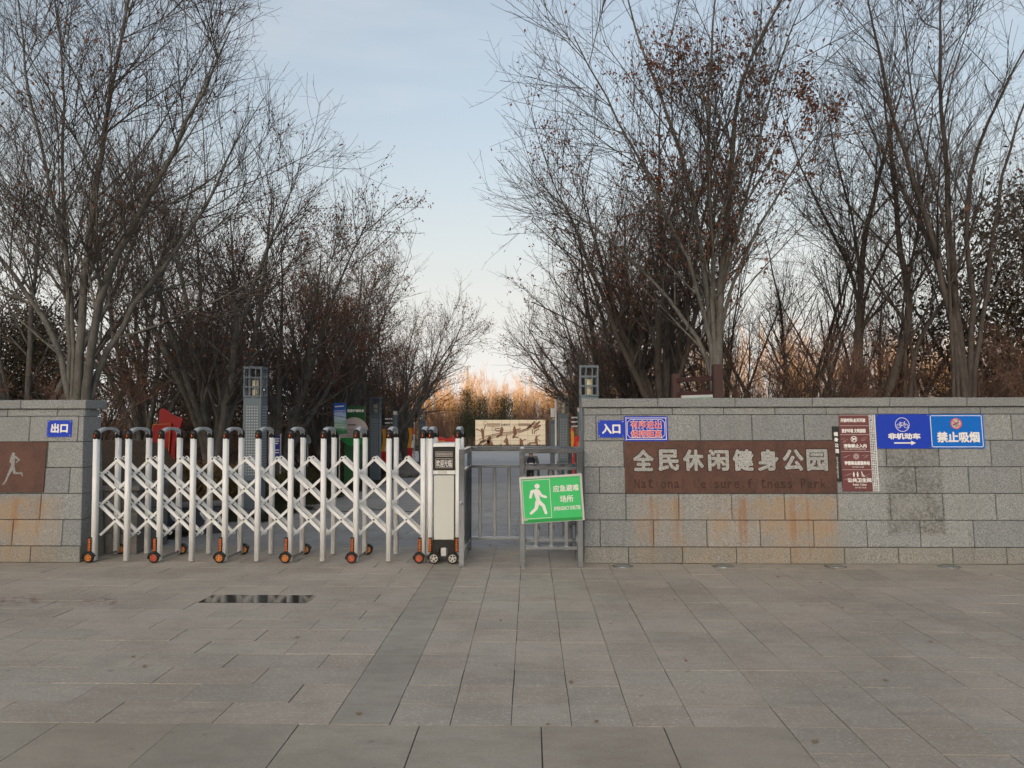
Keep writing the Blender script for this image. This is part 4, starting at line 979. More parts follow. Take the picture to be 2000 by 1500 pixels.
MB().prism([L(*q) for q in ((1115, 835), (1119.5, 835), (1121, 847), (1120.5, 862), (1117.5, 880), (1115.5, 880))], -0.05, -0.01).build('side_strip', M['yellow'], t)
MB().prism([L(*q) for q in ((1115.6, 836), (1120, 836), (1120, 842), (1116, 842))], -0.06, -0.02).build('pink_tab', plain('pink_red', (0.6, 0.06, 0.12)), t)
MB().ring(L(1133, 868), 6.2 * k, 7.2 * k, -0.048, -0.039, 22).build('ring_mark', M['yellow'], t)
letters('lettering', '主', (L(1129, 0)[0], L(1137, 0)[0], L(0, 872)[1], L(0, 863)[1]), -0.042, M['wprint'], t, 0.006)
MB().box(-0.1, 0.2, -0.03, 0.0, -0.05, L(0, 892)[1]).build('foot', M['bright_red'], t)

# camera pole
t, L, k = px_board('camera_pole', 'white surveillance pole with a pale cabinet right of the path', 'pole', 1083, 778, 1087, 900, 19.0)
a = L(1085.5, 779); MB().tube([(a[0], 0, -0.05), (a[0], 0, a[1])], 0.024, 10).build('shaft', M['rail_white'], t, smooth=True)
q0, q1 = L(1075.5, 815), L(1083.5, 798); MB().bbox(q0[0], q1[0], -0.06, 0.06, q0[1], q1[1], 0.006).build('cabinet', M['rail_white'], t)
MB().bbox(a[0] - .03, a[0] + .02, -.09, .03, a[1] - .01, a[1] + .04, 0.008).build('camera', M['black'], t)

# brown notice frame behind the right wall
t, L, k = px_board('timber_frame_board', 'dark brown two-post frame with a pale green notice above the right wall', 'sign', 1330, 712, 1412, 790, 9.9)
pa, pb = L(1401, 712), L(1336, 728)
g0 = -0.1
MB().bbox(pa[0] - .06, pa[0] + .06, -.06, .06, g0, pa[1], 0.006).build('post', M['wood'], t)
MB().bbox(pb[0] - .05, pb[0] + .05, .50, .60, g0, pb[1] + 0.02, 0.006).build('post', M['wood'], t)
def beam(z0, z1): MB().hexa([(pb[0], .50, z0), (pb[0], .58, z0), (pa[0], .04, z0), (pa[0], -.04, z0), (pb[0], .50, z1), (pb[0], .58, z1), (pa[0], .04, z1), (pa[0], -.04, z1)]).build('beam', M['wood'], t)
zt = L(0, 737)[1]; beam(zt - 0.04, zt + 0.02); beam(L(0, 768)[1] - 0.02, L(0, 768)[1] + 0.03)
def lerp(f, dy, z): return (pb[0] + (pa[0] - pb[0]) * f, .50 + (-.54) * f + dy, z)
zb = L(0, 766)[1]
MB().hexa([lerp(.12, -.03, zb - .5), lerp(.9, -.03, zb - .5), lerp(.9, 0, zb - .5), lerp(.12, 0, zb - .5), lerp(.12, -.03, zb - .03), lerp(.9, -.03, zb - .03), lerp(.9, 0, zb - .03), lerp(.12, 0, zb - .03)]).build('notice_panel', M['rail_white'], t)
MB().hexa([lerp(.17, -.034, zb - .13), lerp(.86, -.034, zb - .13), lerp(.86, -.03, zb - .13), lerp(.17, -.03, zb - .13), lerp(.17, -.034, zb - .06), lerp(.86, -.034, zb - .06), lerp(.86, -.03, zb - .06), lerp(.17, -.03, zb - .06)]).build('notice_print', M['lightgreen'], t)

# dark stone block with white script near the left wall end
t = thing('script_stone', 'low dark slate block with white script strokes behind the gate', 'stone', (-4.62, 10.5, gz(10.5)), (0, 0, RAD(30)))
MB().bbox(-0.42, 0.42, 0, 0.22, -0.1, 0.36, 0.012).build('block', M['slate'], t)
MB().bbox(-0.45, 0.45, -0.03, 0.25, 0.363, 0.42, 0.01).build('capstone', M['granite_dark'], t)
m = MB()
S = [(-0.10, 0.30), (-0.17, 0.32), (-0.23, 0.28), (-0.20, 0.22), (-0.13, 0.19), (-0.11, 0.13), (-0.18, 0.09), (-0.27, 0.11)]
m.path(S, 0.018, -0.004, 0.002); m.path([(0.0, 0.27), (0.03, 0.33), (0.035, 0.25)], 0.014, -0.0045, 0.002); m.path([(0.14, 0.28), (0.19, 0.2), (0.23, 0.3), (0.2, 0.12), (0.12, 0.06)], 0.015, -0.005, 0.002)
m.ring((0.31, 0.2), 0.065, 0.09, -0.004, 0.002, 20); m.capsule((-0.16, 0.03), (-0.15, 0.03), 0.02, -0.004, 0.002)
m.build('script_strokes', M['wprint'], t)

# mural on the far square
MY = 71.5; t, L, k = px_board('mural_wall', 'wide cream tiled mural wall with brown sports figures on the far square', 'mural', 928.5, 820, 1065, 877, MY)
x0, z1 = L(928.5, 820); x1 = L(1065, 0)[0]; z0 = -0.05
MB().box(x0 + .05, x1 - .05, -0.15, 0.25, z0, z1 - .03).build('core', M['granite_dark'], t)
nc, nr = 8, 6; tw, th = (x1 - x0) / nc, (z1 - z0) / nr
tme = MB().bbox(-tw / 2 + .008, tw / 2 - .008, -0.05, 0.0, -th / 2 + .008, th / 2 - .008, 0.006).mesh('tile'); tme.materials.append(M['tile'])
for i in range(nc):
    for j in range(nr): link('tile', tme, t, (x0 + (i + .5) * tw, -0.15, z0 + (j + .5) * th))
def M_(x, y): return L(910 + x / 11.11, 800 + y / 11.11)          # layout of the mural drawing
def fig(name, segs):
    m = MB()
    for i, s in enumerate(segs):
        if s[0] == 'o': m.ring(M_(*s[1]), s[2] * k / 11.11 * 0.86, s[2] * k / 11.11, -0.235, -0.2, 20)
        else:
            for a, b in zip(s[1][:-1], s[1][1:]): m.capsule(M_(*a), M_(*b), s[2] * k / 11.11, -0.235 - 0.001 * (i % 5), -0.2, s[3] * k / 11.11 if len(s) > 3 else None)
    m.build(name, M['relief'], t)
for off in (0, 45, 90):
    fig('ribbon', [('p', [(290 + off * .5, 650 + off), (450 + off * .3, 580 + off * .9), (620, 530 + off * .75), (800, 500 + off * .6), (1000, 480 + off * .5), (1200, 450 + off * .45), (1340, 400 + off * .45), (1440, 340 + off * .5), (1560 + off * .4, 280 + off * 1.3)], 7 - off * .03)])
fig('banner_lines', [('p', [(470, 303), (750, 303)], 5), ('p', [(470, 330), (740, 330)], 8), ('p', [(470, 358), (745, 358)], 5), ('p', [(1140, 303), (1400, 303)], 5), ('p', [(1140, 328), (1390, 328)], 8), ('p', [(1140, 350), (1380, 350)], 5)])
fig('tennis_player', [('o', (425, 290), 42), ('p', [(430, 330), (392, 440)], 9), ('p', [(350, 430), (348, 432)], 24), ('p', [(230, 415), (330, 470)], 10), ('p', [(365, 470), (375, 590)], 34, 24), ('p', [(375, 590), (380, 690)], 14)])
fig('racket_player', [('o', (600, 410), 40), ('p', [(630, 435), (680, 465), (740, 460)], 11), ('p', [(650, 405), (740, 410)], 9), ('p', [(780, 395), (780, 398)], 22), ('p', [(785, 430), (760, 540)], 34), ('p', [(750, 540), (680, 590)], 22)])
fig('volley_player', [('p', [(1055, 385), (1056, 388)], 25), ('p', [(1055, 430), (1070, 520)], 36), ('p', [(1080, 440), (1180, 415)], 12), ('p', [(1065, 530), (1030, 600)], 26), ('p', [(1040, 590), (1130, 602)], 14)])
fig('reaching_player', [('p', [(895, 555), (870, 620)], 9), ('p', [(885, 640), (905, 810)], 28, 38), ('p', [(860, 640), (830, 690), (870, 720)], 11)])
fig('child_figure', [('p', [(1185, 640), (1186, 642)], 20), ('p', [(1200, 680), (1205, 800)], 34, 38), ('p', [(1215, 670), (1295, 645)], 11)])
fig('runner_figure', [('p', [(1528, 590), (1530, 594)], 24), ('p', [(1520, 640), (1530, 720)], 30), ('p', [(1510, 715), (1400, 720), (1315, 775)], 17, 9), ('p', [(1535, 720), (1555, 805)], 24, 13), ('p', [(1550, 580), (1610, 545)], 7), ('p', [(1545, 630), (1610, 690)], 7)])
fig('gymnast', [('p', [(1490, 270), (1400, 350), (1340, 400)], 20), ('p', [(1590, 270), (1480, 380)], 22), ('p', [(1610, 350), (1480, 410)], 20), ('p', [(1440, 430), (1440, 520)], 11), ('p', [(1580, 420), (1490, 470), (1485, 520)], 11)])
fig('crouching_player', [('p', [(520, 610), (490, 700), (500, 790)], 38), ('p', [(545, 700), (580, 790)], 24), ('p', [(560, 800), (640, 785)], 20)])
fig('corner_ribbon', [('p', [(260, 800), (330, 700), (440, 660)], 24, 12), ('p', [(370, 790), (470, 720)], 13)])
letters('lettering', '生命在于', (M_(765, 0)[0], M_(960, 0)[0], M_(0, 358)[1], M_(0, 300)[1]), -0.205, M['ink'], t, 0.006)
letters('faded_lettering', '运动', (M_(1010, 0)[0], M_(1120, 0)[0], M_(0, 352)[1], M_(0, 302)[1]), -0.205, plain('faded_gold', (0.42, 0.30, 0.18)), t)

# distant mast
t, L, k = px_board('transmission_mast', 'slender pale transmission mast far beyond the orange treetops', 'mast', 905, 715, 922, 790, 420)
a = L(913, 715); z_ = a[1]; mm = plain('galvanised', (0.16, 0.17, 0.19), 0.6)
MB().tube([(a[0], 0, -2), (a[0], 0, z_)], [1.1, 0.45], 8).build('shaft', mm, t)
for y_, w_ in ((716.5, 5), (724, 2.4), (731, 6), (745, 7)): b_ = L(913, y_); MB().bar((b_[0] - w_ * k * .8, 0, b_[1]), (b_[0] + w_ * k * .8, 0, b_[1]), 0.3, 0.3).build('crossarm', mm, t)

# rocks beside the path
rm = plain('rock', (0.17, 0.165, 0.155), 0.85, 0, 0.3, 4, bump=0.5)
for i, (px, py, sz, lab) in enumerate(((776, 908, 0.42, 'leftmost grey rock of the heap beside the path'), (788, 912, 0.5, 'middle grey rock of the heap beside the path'), (800, 915, 0.36, 'rightmost grey rock of the heap beside the path'), (786, 903, 0.34, 'upper grey rock on the heap beside the path'))):
    Y = 25 + i * .25; c = at(px, py, Y); bm = bmesh.new(); bmesh.ops.create_icosphere(bm, subdivisions=2, radius=1); r2 = random.Random(i)
    for v in bm.verts: v.co = Vector((v.co.x * sz, v.co.y * sz * .7, v.co.z * sz * .42)) * (1 + 0.25 * math.sin(v.co.x * 3 + i) * math.cos(v.co.y * 4) + r2.uniform(-.1, .1))
    me = bpy.data.meshes.new('rock'); bm.to_mesh(me); bm.free(); me.materials.append(rm)
    tag(link('rock', me, None, (c.x, Y, gz(Y) + sz * .22 + (0.25 if i == 3 else 0))), lab, 'rock', 'rocks beside the path')

# ------------------------------------------------------------------ child walking away
def person():
    Y = 18.0; c = at(1037, 890, Y); g0 = gz(Y); s = 1.08
    t = thing('person', 'small person in a grey jacket with a dark backpack walking away on the path', 'person', (c.x, Y, g0 + 0.004))
    J = {}; E_ = []
    def j(n, p, r, par=None): J[n] = (Vector(p) * s, r * s, par)
    j('pelvis', (0, 0, .52), .085); j('waist', (0, 0, .60), .08, 'pelvis'); j('chest', (0, 0, .72), .095, 'waist'); j('neck', (0, 0.01, .80), .04, 'chest'); j('head', (0, 0.015, .87), .068, 'neck'); j('crown', (0, 0.012, .95), .058, 'head')
    j('nose', (0, .09, .885), .012, 'head')
    for sd, n, f in ((-1, 'l', .06), (1, 'r', -.05)):
        j(n + 'hip', (sd * .05, 0, .49), .06, 'pelvis'); j(n + 'knee', (sd * .055, .02 + f, .27), .045, n + 'hip'); j(n + 'ankle', (sd * .055, f * 1.3 - .02, .055), .03, n + 'knee'); j(n + 'toe', (sd * .06, f * 1.3 + .09, .025), .026, n + 'ankle')
        j(n + 'sho', (sd * .115, 0, .765), .045, 'chest'); j(n + 'elb', (sd * .15, -.01 - f * .3, .61), .035, n + 'sho'); j(n + 'wri', (sd * .155, .04 - f * .6, .485), .022, n + 'elb'); j(n + 'palm', (sd * .155, .05 - f * .6, .455), .02, n + 'wri')
        for q in range(4): j('%sf%d' % (n, q), (sd * (.152 + .004 * q), .035 + .012 * q - f * .6, .405 + .004 * abs(q - 1.5)), .0075, n + 'palm')
        j(n + 'th', (sd * .135, .07 - f * .6, .435), .008, n + 'palm')
    names = list(J); idx = {n: i for i, n in enumerate(names)}
    me = bpy.data.meshes.new('body'); me.from_pydata([J[n][0] for n in names], [(idx[J[n][2]], idx[n]) for n in names if J[n][2]], [])
    o = link('body_skin', me); o.modifiers.new('s', 'SKIN'); me.skin_vertices[0].data[0].use_root = True
    for i, n in enumerate(names): me.skin_vertices[0].data[i].radius = (J[n][1], J[n][1])
    sb = o.modifiers.new('u', 'SUBSURF'); sb.levels = 2; sb.render_levels = 2
    m2 = bpy.data.meshes.new_from_object(o.evaluated_get(bpy.context.evaluated_depsgraph_get())); bpy.data.objects.remove(o)
    jacket = plain('grey_jacket', (0.13, 0.13, 0.135), 0.8); trousers = plain('black_trousers', (0.015, 0.015, 0.018), 0.85); skin = plain('skin', (0.45, 0.28, 0.2), 0.6)
    m2.materials.clear()
    for m in (jacket, trousers, skin, M['rubber']): m2.materials.append(m)
    for f in m2.polygons:
        z = f.center.z / s; x = abs(f.center.x) / s
        f.material_index = 2 if z > .80 or (z < .475 and x > .11) else (0 if z > .50 else (3 if z < .06 else 1)); f.use_smooth = True
    m2.name = 'body'; link('body', m2, t)
    bm = bmesh.new(); bmesh.ops.create_icosphere(bm, subdivisions=3, radius=.082 * s)
    for v in bm.verts:
        v.co.z *= 1.1
        if v.co.y > .02 and v.co.z < .02: v.co *= .8
    h = bpy.data.meshes.new('hair'); bm.to_mesh(h); bm.free(); h.materials.append(plain('black_hair', (0.012, 0.011, 0.01), 0.6)); link('hair', h, t, (0, -0.004, .925 * s))
    bp = MB().bbox(-.085, .085, -.20, -.085, .50 * s, .78 * s, .03).build('backpack', plain('navy_backpack', (0.012, 0.014, 0.035), .8), t, smooth=False)
    MB().bbox(-.05, .05, -.222, -.2, .58 * s, .66 * s, .006).build('backpack_pocket', M['wprint2'], t)
person()

# fallen leaves on the plaza
lmsh = []
for v_ in range(3):
    r2 = random.Random(40 + v_); m = MB(); P = [(0, -.03, 0), (.018, -.008, .006), (.012, .02, .004), (0, .034, .008), (-.014, .018, .005), (-.017, -.01, .007), (0, 0, 0.001)]
    P = [(x + r2.uniform(-.004, .004), y + r2.uniform(-.004, .004), z * r2.uniform(.6, 2)) for x, y, z in P]; m.add(P, [(6, i, (i + 1) % 6) for i in range(6)]); me = m.mesh('fallen_leaf'); me.materials.append(plain('pale_fallen_leaf', (0.26, 0.19, 0.12), 0.7) if v_ else M['leaf_brown']); lmsh.append(me)
spots = [(1603, 1139), (1936, 1123), (1115, 1333), (260, 1284), (282, 1303), (1070, 1416), (1164, 1411), (1592, 1450), (1645, 1188), (1318, 1172), (1818, 1254), (978, 1213), (1520, 1128), (905, 1160), (580, 1246), (1340, 1292), (1730, 1330), (700, 1395)]
for i, (px, py) in enumerate(spots):
    q = on_ground(px, py); o = link('fallen_leaf', lmsh[i % 3], None, (q.x, q.y, 0.003), (0, 0, i * 1.7)); o.scale = [0.5 + 0.3 * ((i * 7) % 5) / 5] * 3
    tag(o, 'small dry leaf lying on the grey plaza paving', 'leaf', 'fallen leaves on the plaza')

# ------------------------------------------------------------------ bare trees
NR = np.random.default_rng(11)
def npmesh(name, V, Q, mat, smooth=False):
    """V (n,3), Q (m,3 or 4) -> mesh"""
    me = bpy.data.meshes.new(name); k = Q.shape[1]
    me.vertices.add(len(V)); me.vertices.foreach_set('co', np.ascontiguousarray(V, np.float32).ravel())
    me.loops.add(Q.size); me.loops.foreach_set('vertex_index', np.ascontiguousarray(Q, np.int32).ravel())
    me.polygons.add(len(Q)); me.polygons.foreach_set('loop_start', np.arange(0, Q.size, k, dtype=np.int32))
    if smooth: me.polygons.foreach_set('use_smooth', np.ones(len(Q), bool))
    me.update(calc_edges=True); me.materials.append(mat); return me

def unit(v): return v / np.maximum(np.linalg.norm(v, axis=-1, keepdims=True), 1e-9)

def tubes(P, R, n):
    """P (N,S,3) centre lines, R (N,S) radii -> vertices, quads"""
    N, S, _ = P.shape
    d = unit(np.gradient(P, axis=1)); ref = np.tile(np.array([0.31, 0.17, 0.1]), (N, 1)); ref[np.abs((unit(ref) * d[:, 0]).sum(-1)) > 0.9] = (1, 0, 0)
    a = unit(np.cross(d, ref[:, None, :])); b = np.cross(d, a)
    t = 2 * np.pi * np.arange(n) / n
    V = P[:, :, None, :] + R[:, :, None, None] * (a[:, :, None, :] * np.cos(t)[None, None, :, None] + b[:, :, None, :] * np.sin(t)[None, None, :, None])
    idx = np.arange(N * S * n).reshape(N, S, n); i0 = idx[:, :-1]; i1 = idx[:, 1:]
    Q = np.stack([i0, np.roll(i0, -1, 2), np.roll(i1, -1, 2), i1], -1).reshape(-1, 4)
    return V.reshape(-1, 3), Q

def merge(parts):
    V, Q, o = [], [], 0
    for v, q in parts: V.append(v); Q.append(q + o); o += len(v)
    return np.concatenate(V), np.concatenate(Q)

def children(P, R, per, L, ang, tmin, S, rng, up=0.35, ratio=0.55, rmin=0.002, wig=0.12, tip=0.35, bias=None, tpow=1.0):
    """side shoots on the curves P"""
    N, SP, _ = P.shape; cnt = rng.poisson(per, N) if np.isscalar(per) else rng.poisson(per); par = np.repeat(np.arange(N), cnt); K = len(par)
    t = tmin + (1 - tmin) * rng.random(K) ** tpow * 0.97; f = t * (SP - 1); i = np.minimum(f.astype(int), SP - 2); w = (f - i)[:, None]
    p0 = P[par, i] * (1 - w) + P[par, i + 1] * w; tan = unit(P[par, i + 1] - P[par, i]); r0 = (R[par, i] * (1 - w[:, 0]) + R[par, i + 1] * w[:, 0])
    rv = unit(rng.normal(size=(K, 3))); side = unit(rv - (rv * tan).sum(-1, keepdims=True) * tan)
    a = np.radians(rng.uniform(ang[0], ang[1], K))[:, None]
    d = unit(np.cos(a) * tan + np.sin(a) * side + np.array([0, 0, up]) * 0.5)
    if bias is not None: d = unit(d + bias)
    ln = rng.uniform(L[0], L[1], K) * (1.0 - tip * t)
    return grow(p0, d, ln, np.maximum(r0 * ratio, rmin), S, rng, up * 0.5, wig, rmin)

def grow(p0, d, ln, r, S, rng, up, wig, rmin):
    K = len(p0); P = np.zeros((K, S, 3)); P[:, 0] = p0; cur = d.copy(); step = (ln / (S - 1))[:, None]; bend = rng.normal(size=(K, 3)) * wig * 0.6
    for s in range(1, S):
        cur = unit(cur + (rng.normal(size=(K, 3)) * wig + bend + np.array([0, 0, up])) * (2.2 / S)); P[:, s] = P[:, s - 1] + cur * step
    tt = np.linspace(0, 1, S)[None]; R = r[:, None] * (1 - 0.82 * tt) + rmin * 0.55 * tt
    return P, R

def polystem(pts, r0, r1, S, rng):
    pts = np.array(pts, float); seg = np.r_[0, np.cumsum(np.linalg.norm(np.diff(pts, axis=0), axis=1))]; t = np.linspace(0, seg[-1], S)
    P = np.stack([np.interp(t, seg, pts[:, k]) for k in range(3)], 1)
    for _ in range(3): P[1:-1] = 0.25 * P[:-2] + 0.5 * P[1:-1] + 0.25 * P[2:]
    P[1:-1] += rng.normal(size=(S - 2, 3)) * 0.012
    u = np.linspace(0, 1, S); return P, r0 * (1 - u) ** 0.85 + r1

def tree_geo(stems, rng, br=15, tw=10, tl=5, Lb=(1.0, 2.4), Lt=(0.45, 1.1), Ll=(0.14, 0.42), leaf=900, clump=0.2, spread=(26, 58), bmin=0.27, bias=None, leafsz=(0.02, 0.036), thick=1.0, bt=1.0, lc=None, cr=0.27, floor=0.012):
    """stems: list of (P (S,3), R (S,)). Returns trunk (V,Q), twigs (V,Q), leaves (V,T)"""
    S = 16; P = np.stack([s[0] for s in stems]); R = np.stack([s[1] for s in stems])
    lens = np.linalg.norm(np.diff(P, axis=1), axis=2).sum(1); per = np.maximum(br * lens / lens.mean(), 3)
    B = children(P, R, per, Lb, spread, bmin, 9, rng, 0.22, 0.46, 0.0062 * thick * bt, 0.11, 0.45, bias)
    B2 = children(*B, tw * 0.45, (Lt[1] * 0.7, Lt[1] * 1.5), (20, 50), 0.15, 7, rng, 0.24, 0.6, 0.0042 * thick * bt, 0.14, 0.4, bias)
    T1 = children(*B, tw * 0.7, Lt, (20, 55), 0.12, 5, rng, 0.22, 0.6, 0.0028 * thick * bt, 0.17, 0.35)
    T2 = children(*B2, tw * 0.8, Lt, (20, 55), 0.1, 5, rng, 0.22, 0.6, 0.0028 * thick * bt, 0.17, 0.35)
    T0 = children(P, R, br * 0.6, Lt, (25, 60), 0.45, 5, rng, 0.3, 0.3, 0.0032 * thick, 0.2, 0.3)
    T = (np.concatenate([T0[0], T1[0], T2[0]]), np.concatenate([T0[1], T1[1], T2[1]]))
    W = children(*T, tl, Ll, (25, 60), 0.1, 3, rng, 0.12, 0.7, 0.0018 * thick, 0.25, 0.3)
    trunk = merge([tubes(P, R, 10), tubes(*B, 6)])
    twigs = merge([tubes(*B2, 5), tubes(*T, 3), tubes(*W, 3)])
    # dry leaves hang in clumps on some shoots
    nT = len(T[0]); c0 = T[0].reshape(-1, 3); cl = c0[rng.integers(0, len(c0), max(int(40 * clump / 0.2), 4))]
    if lc is not None: cl = np.array(lc)
    cand = T[0][:, 2:].reshape(-1, 3); cw = W[0][:, -1]; cand = np.concatenate([cand, cw])
    dist = np.min(np.linalg.norm(cand[:, None, :] - cl[None, :, :], axis=2), axis=1) if len(cand) < 60000 else np.ones(len(cand))
    pr = np.exp(-(dist / cr) ** 2) + floor; pr /= pr.sum()
    k = leaf; pos = cand[rng.choice(len(cand), k, p=pr)] + rng.normal(size=(k, 3)) * 0.035
    leaves = leaf_cards(pos, rng, leafsz, 0.75)
    return trunk, twigs, leaves

def leaf_cards(pos, rng, sz, droop=0.5, width=0.5):
    k = len(pos); ax = unit(rng.normal(size=(k, 3)) + np.array([0, 0, -droop * 1.6])); rv = unit(rng.normal(size=(k, 3))); sd = unit(np.cross(ax, rv)); nm = np.cross(ax, sd)
    L = rng.uniform(sz[0], sz[1], k)[:, None]; w = L * width
    a = pos; b = pos + ax * L + sd * w + nm * L * 0.25; c = pos + ax * 2 * L; d = pos + ax * L - sd * w + nm * L * 0.25
    V = np.stack([a, b, c, d], 1).reshape(-1, 3); i = np.arange(k)[:, None] * 4
    T = np.concatenate([i + np.array([[0, 1, 2]]), i + np.array([[0, 2, 3]])]); return V, T

def tree_meshes(geo, tm='bark', wm='twig', lm='leaf_brown'):
    tr, tw, lf = geo
    return npmesh('trunk', *tr, M[tm], True), npmesh('crown', *tw, M[wm], True), npmesh('leaves', *lf, M[lm])

def plant_tree(meshes, label, loc, rz=0, sc=1.0, group=None, name='bare_tree', sz=None, dark=False):
    t = thing(name, label, 'tree', loc, (0, 0, rz), group); t.scale = (sc, sc, sz or sc)
    tr = link('trunk', meshes[0], t); cr = link('crown', meshes[1], t)
    if dark: tr.material_slots[0].link = 'OBJECT'; tr.material_slots[0].material = M['bark_dark']
    if len(meshes) > 2: link('leaves', meshes[2], cr)
    return t

def fan(rng, n, trunk_h, H, r, spread=(8, 34), lean=(0, 0)):
    """several stems rising from a short common trunk"""
    out = []; S = 16
    a0 = rng.uniform(0, 6.28)
    for i in range(n):
        az = a0 + 2 * np.pi * i / n + rng.uniform(-.4, .4); th = np.radians(rng.uniform(*spread)) if i else np.radians(rng.uniform(2, 9)); L = (H - trunk_h) * rng.uniform(0.84, 1.04) * (1.0 - 0.10 * th / 0.7)
        base = np.array([np.cos(az), np.sin(az), 0]) * r * 0.35
        d = np.array([np.sin(th) * np.cos(az) + lean[0], np.sin(th) * np.sin(az) + lean[1], np.cos(th)])
        z0 = trunk_h * rng.uniform(0.75, 1.0)
        pts = [base * 0.3 + (0, 0, -0.15), base * 0.6 + (0, 0, z0 * 0.55), base + (0, 0, z0)]
        p = pts[-1]; cur = d / np.linalg.norm(d); m = 7
        for k in range(m):
            cur = cur + np.array([0, 0, 0.02]) + rng.normal(size=3) * 0.07; cur /= np.linalg.norm(cur); p = p + cur * L / m; pts.append(p)
        out.append(polystem(pts, r * rng.uniform(0.55, 0.8), 0.006, S, rng))
    return out

def traced(px_lists, Y, base, rng, radii, ystep=0.5):
    """stems following the photograph's limbs, given a real spread in depth"""
    out = []
    for i, (pl, r) in enumerate(zip(px_lists, radii)):
        dy = rng.uniform(-1, 1) * ystep * 1.6 * (1 if i else 0.2); n = len(pl); pts = []
        for k, (x, y) in enumerate(pl):
            q = at(x, y, Y + dy * (k / max(n - 1, 1)) ** 1.3); pts.append((q.x - base[0], q.y - base[1], q.z - base[2]))
        p0 = pts[0]; pts.insert(0, (p0[0] * 0.8, p0[1] * 0.8, min(p0[2] - 0.5, -0.1)))
        out.append(polystem(pts, r, 0.006, 16, rng))
    return out

def hero(label, Y, px, py, lists, radii, seed, ystep=0.7, group=None, **kw):
    c = at(px, py, Y); base = (c.x, Y, gz(Y) + berm(c.x, Y) - 0.05)
    if 'lpx' in kw: kw['lc'] = [tuple(at(x, y, Y) - Vector(base)) for x, y in kw.pop('lpx')]
    dark = kw.pop('dark', False)
    rng = np.random.default_rng(seed); geo = tree_geo(traced(lists, Y, base, rng, radii, ystep), rng, **kw)
    return plant_tree(tree_meshes(geo, 'bark_dark' if dark else 'bark'), label, base, group=group)
kw_tm = {}

# tree with five stems behind the left wall
hero('large bare many-stemmed tree rising behind the left wall end', 10.0, 150, 785,
     [[(150, 784), (159, 700), (160, 580), (177, 445), (190, 330), (215, 180), (248, 20), (262, -90)],
      [(138, 784), (121, 688), (108, 649), (90, 616), (55, 575), (0, 505), (-60, 400), (-120, 260)],
      [(166, 784), (177, 700), (186, 580), (216, 520), (240, 475), (282, 400), (350, 270), (410, 150), (450, 60)],
      [(170, 776), (195, 706), (216, 676), (258, 596), (320, 520), (390, 430), (440, 330), (480, 230)],
      [(134, 760), (129, 688), (132, 580), (141, 505), (114, 418), (84, 330), (60, 200), (40, 60), (30, -60)],
      [(142, 784), (150, 640), (128, 480), (118, 330), (130, 180), (110, 40), (100, -60)]],
     [0.056, 0.042, 0.058, 0.045, 0.03, 0.028], 3, 1.2, br=16, tw=7.5, tl=2.6, leaf=900, Lb=(1.0, 2.6))
# leafy tree behind the right wall
hero('tall tree with brown leaf clusters rising behind the timber frame board', 10.6, 1400, 775,
     [[(1398, 775), (1400, 640), (1412, 520), (1424, 440), (1431, 315), (1430, 230), (1433, 170), (1465, 95), (1520, 10), (1560, -60)],
      [(1394, 775), (1390, 630), (1372, 480), (1352, 380), (1335, 300), (1312, 220), (1256, 126), (1228, 15), (1215, -60)],
      [(1396, 700), (1392, 600), (1400, 480), (1375, 330), (1385, 200), (1388, 90), (1400, 0), (1410, -90)],
      [(1396, 690), (1362, 655), (1320, 600), (1270, 540), (1200, 470), (1130, 420), (1060, 370)],
      [(1404, 620), (1440, 520), (1490, 430), (1540, 350), (1590, 270), (1625, 225)],
      [(1392, 640), (1340, 500), (1285, 380), (1220, 260), (1170, 160), (1120, 70)],
      [(1402, 560), (1450, 430), (1480, 300), (1500, 180), (1530, 90), (1570, 0)]],
     [0.062, 0.046, 0.038, 0.034, 0.03, 0.03, 0.028], 7, 1.2, br=11, tw=6.5, tl=2.4, leaf=5200, cr=0.34, floor=0.01, leafsz=(0.022, 0.038), lpx=[(1500, 250), (1540, 290), (1570, 235), (1610, 240), (1480, 330), (1430, 350), (1400, 140), (1500, 140), (1440, 100), (1550, 180), (1380, 480), (1450, 560), (1470, 610), (1540, 330), (1520, 60), (1570, 10), (1420, 520), (1300, 120), (1280, 330)])
hero('slender single-trunk bare tree rising behind the maroon board', 13.0, 1664, 773,
     [[(1662, 773), (1672, 700), (1679, 635), (1680, 500), (1690, 450), (1705, 380), (1722, 330), (1745, 240), (1770, 140)],
      [(1679, 640), (1672, 540), (1655, 495), (1610, 430), (1570, 350), (1540, 260), (1520, 200)],
      [(1680, 590), (1710, 510), (1760, 440), (1800, 380), (1830, 300)],
      [(1680, 520), (1668, 430), (1640, 350), (1625, 260), (1610, 190)],
      [(1679, 620), (1730, 560), (1770, 520), (1810, 490), (1850, 420)]],
     [0.07, 0.036, 0.032, 0.03, 0.026], 12, 0.8, br=9, tw=5.5, tl=2.2, leaf=300, dark=True)
hero('bare tree with a strongly leaning dark trunk behind the blue cycle sign', 12.0, 1712, 773,
     [[(1714, 775), (1745, 725), (1775, 680), (1793, 644), (1780, 580), (1763, 530), (1748, 440), (1751, 340), (1735, 230), (1715, 130)],
      [(1780, 672), (1830, 615), (1862, 560), (1880, 500), (1905, 420), (1925, 330)],
      [(1790, 650), (1760, 610), (1715, 560), (1670, 500), (1630, 430), (1600, 360)],
      [(1770, 560), (1790, 470), (1800, 380), (1815, 280), (1820, 180)]],
     [0.07, 0.042, 0.032, 0.03], 15, 0.8, br=9, tw=5.5, tl=2.2, leaf=260, dark=True)
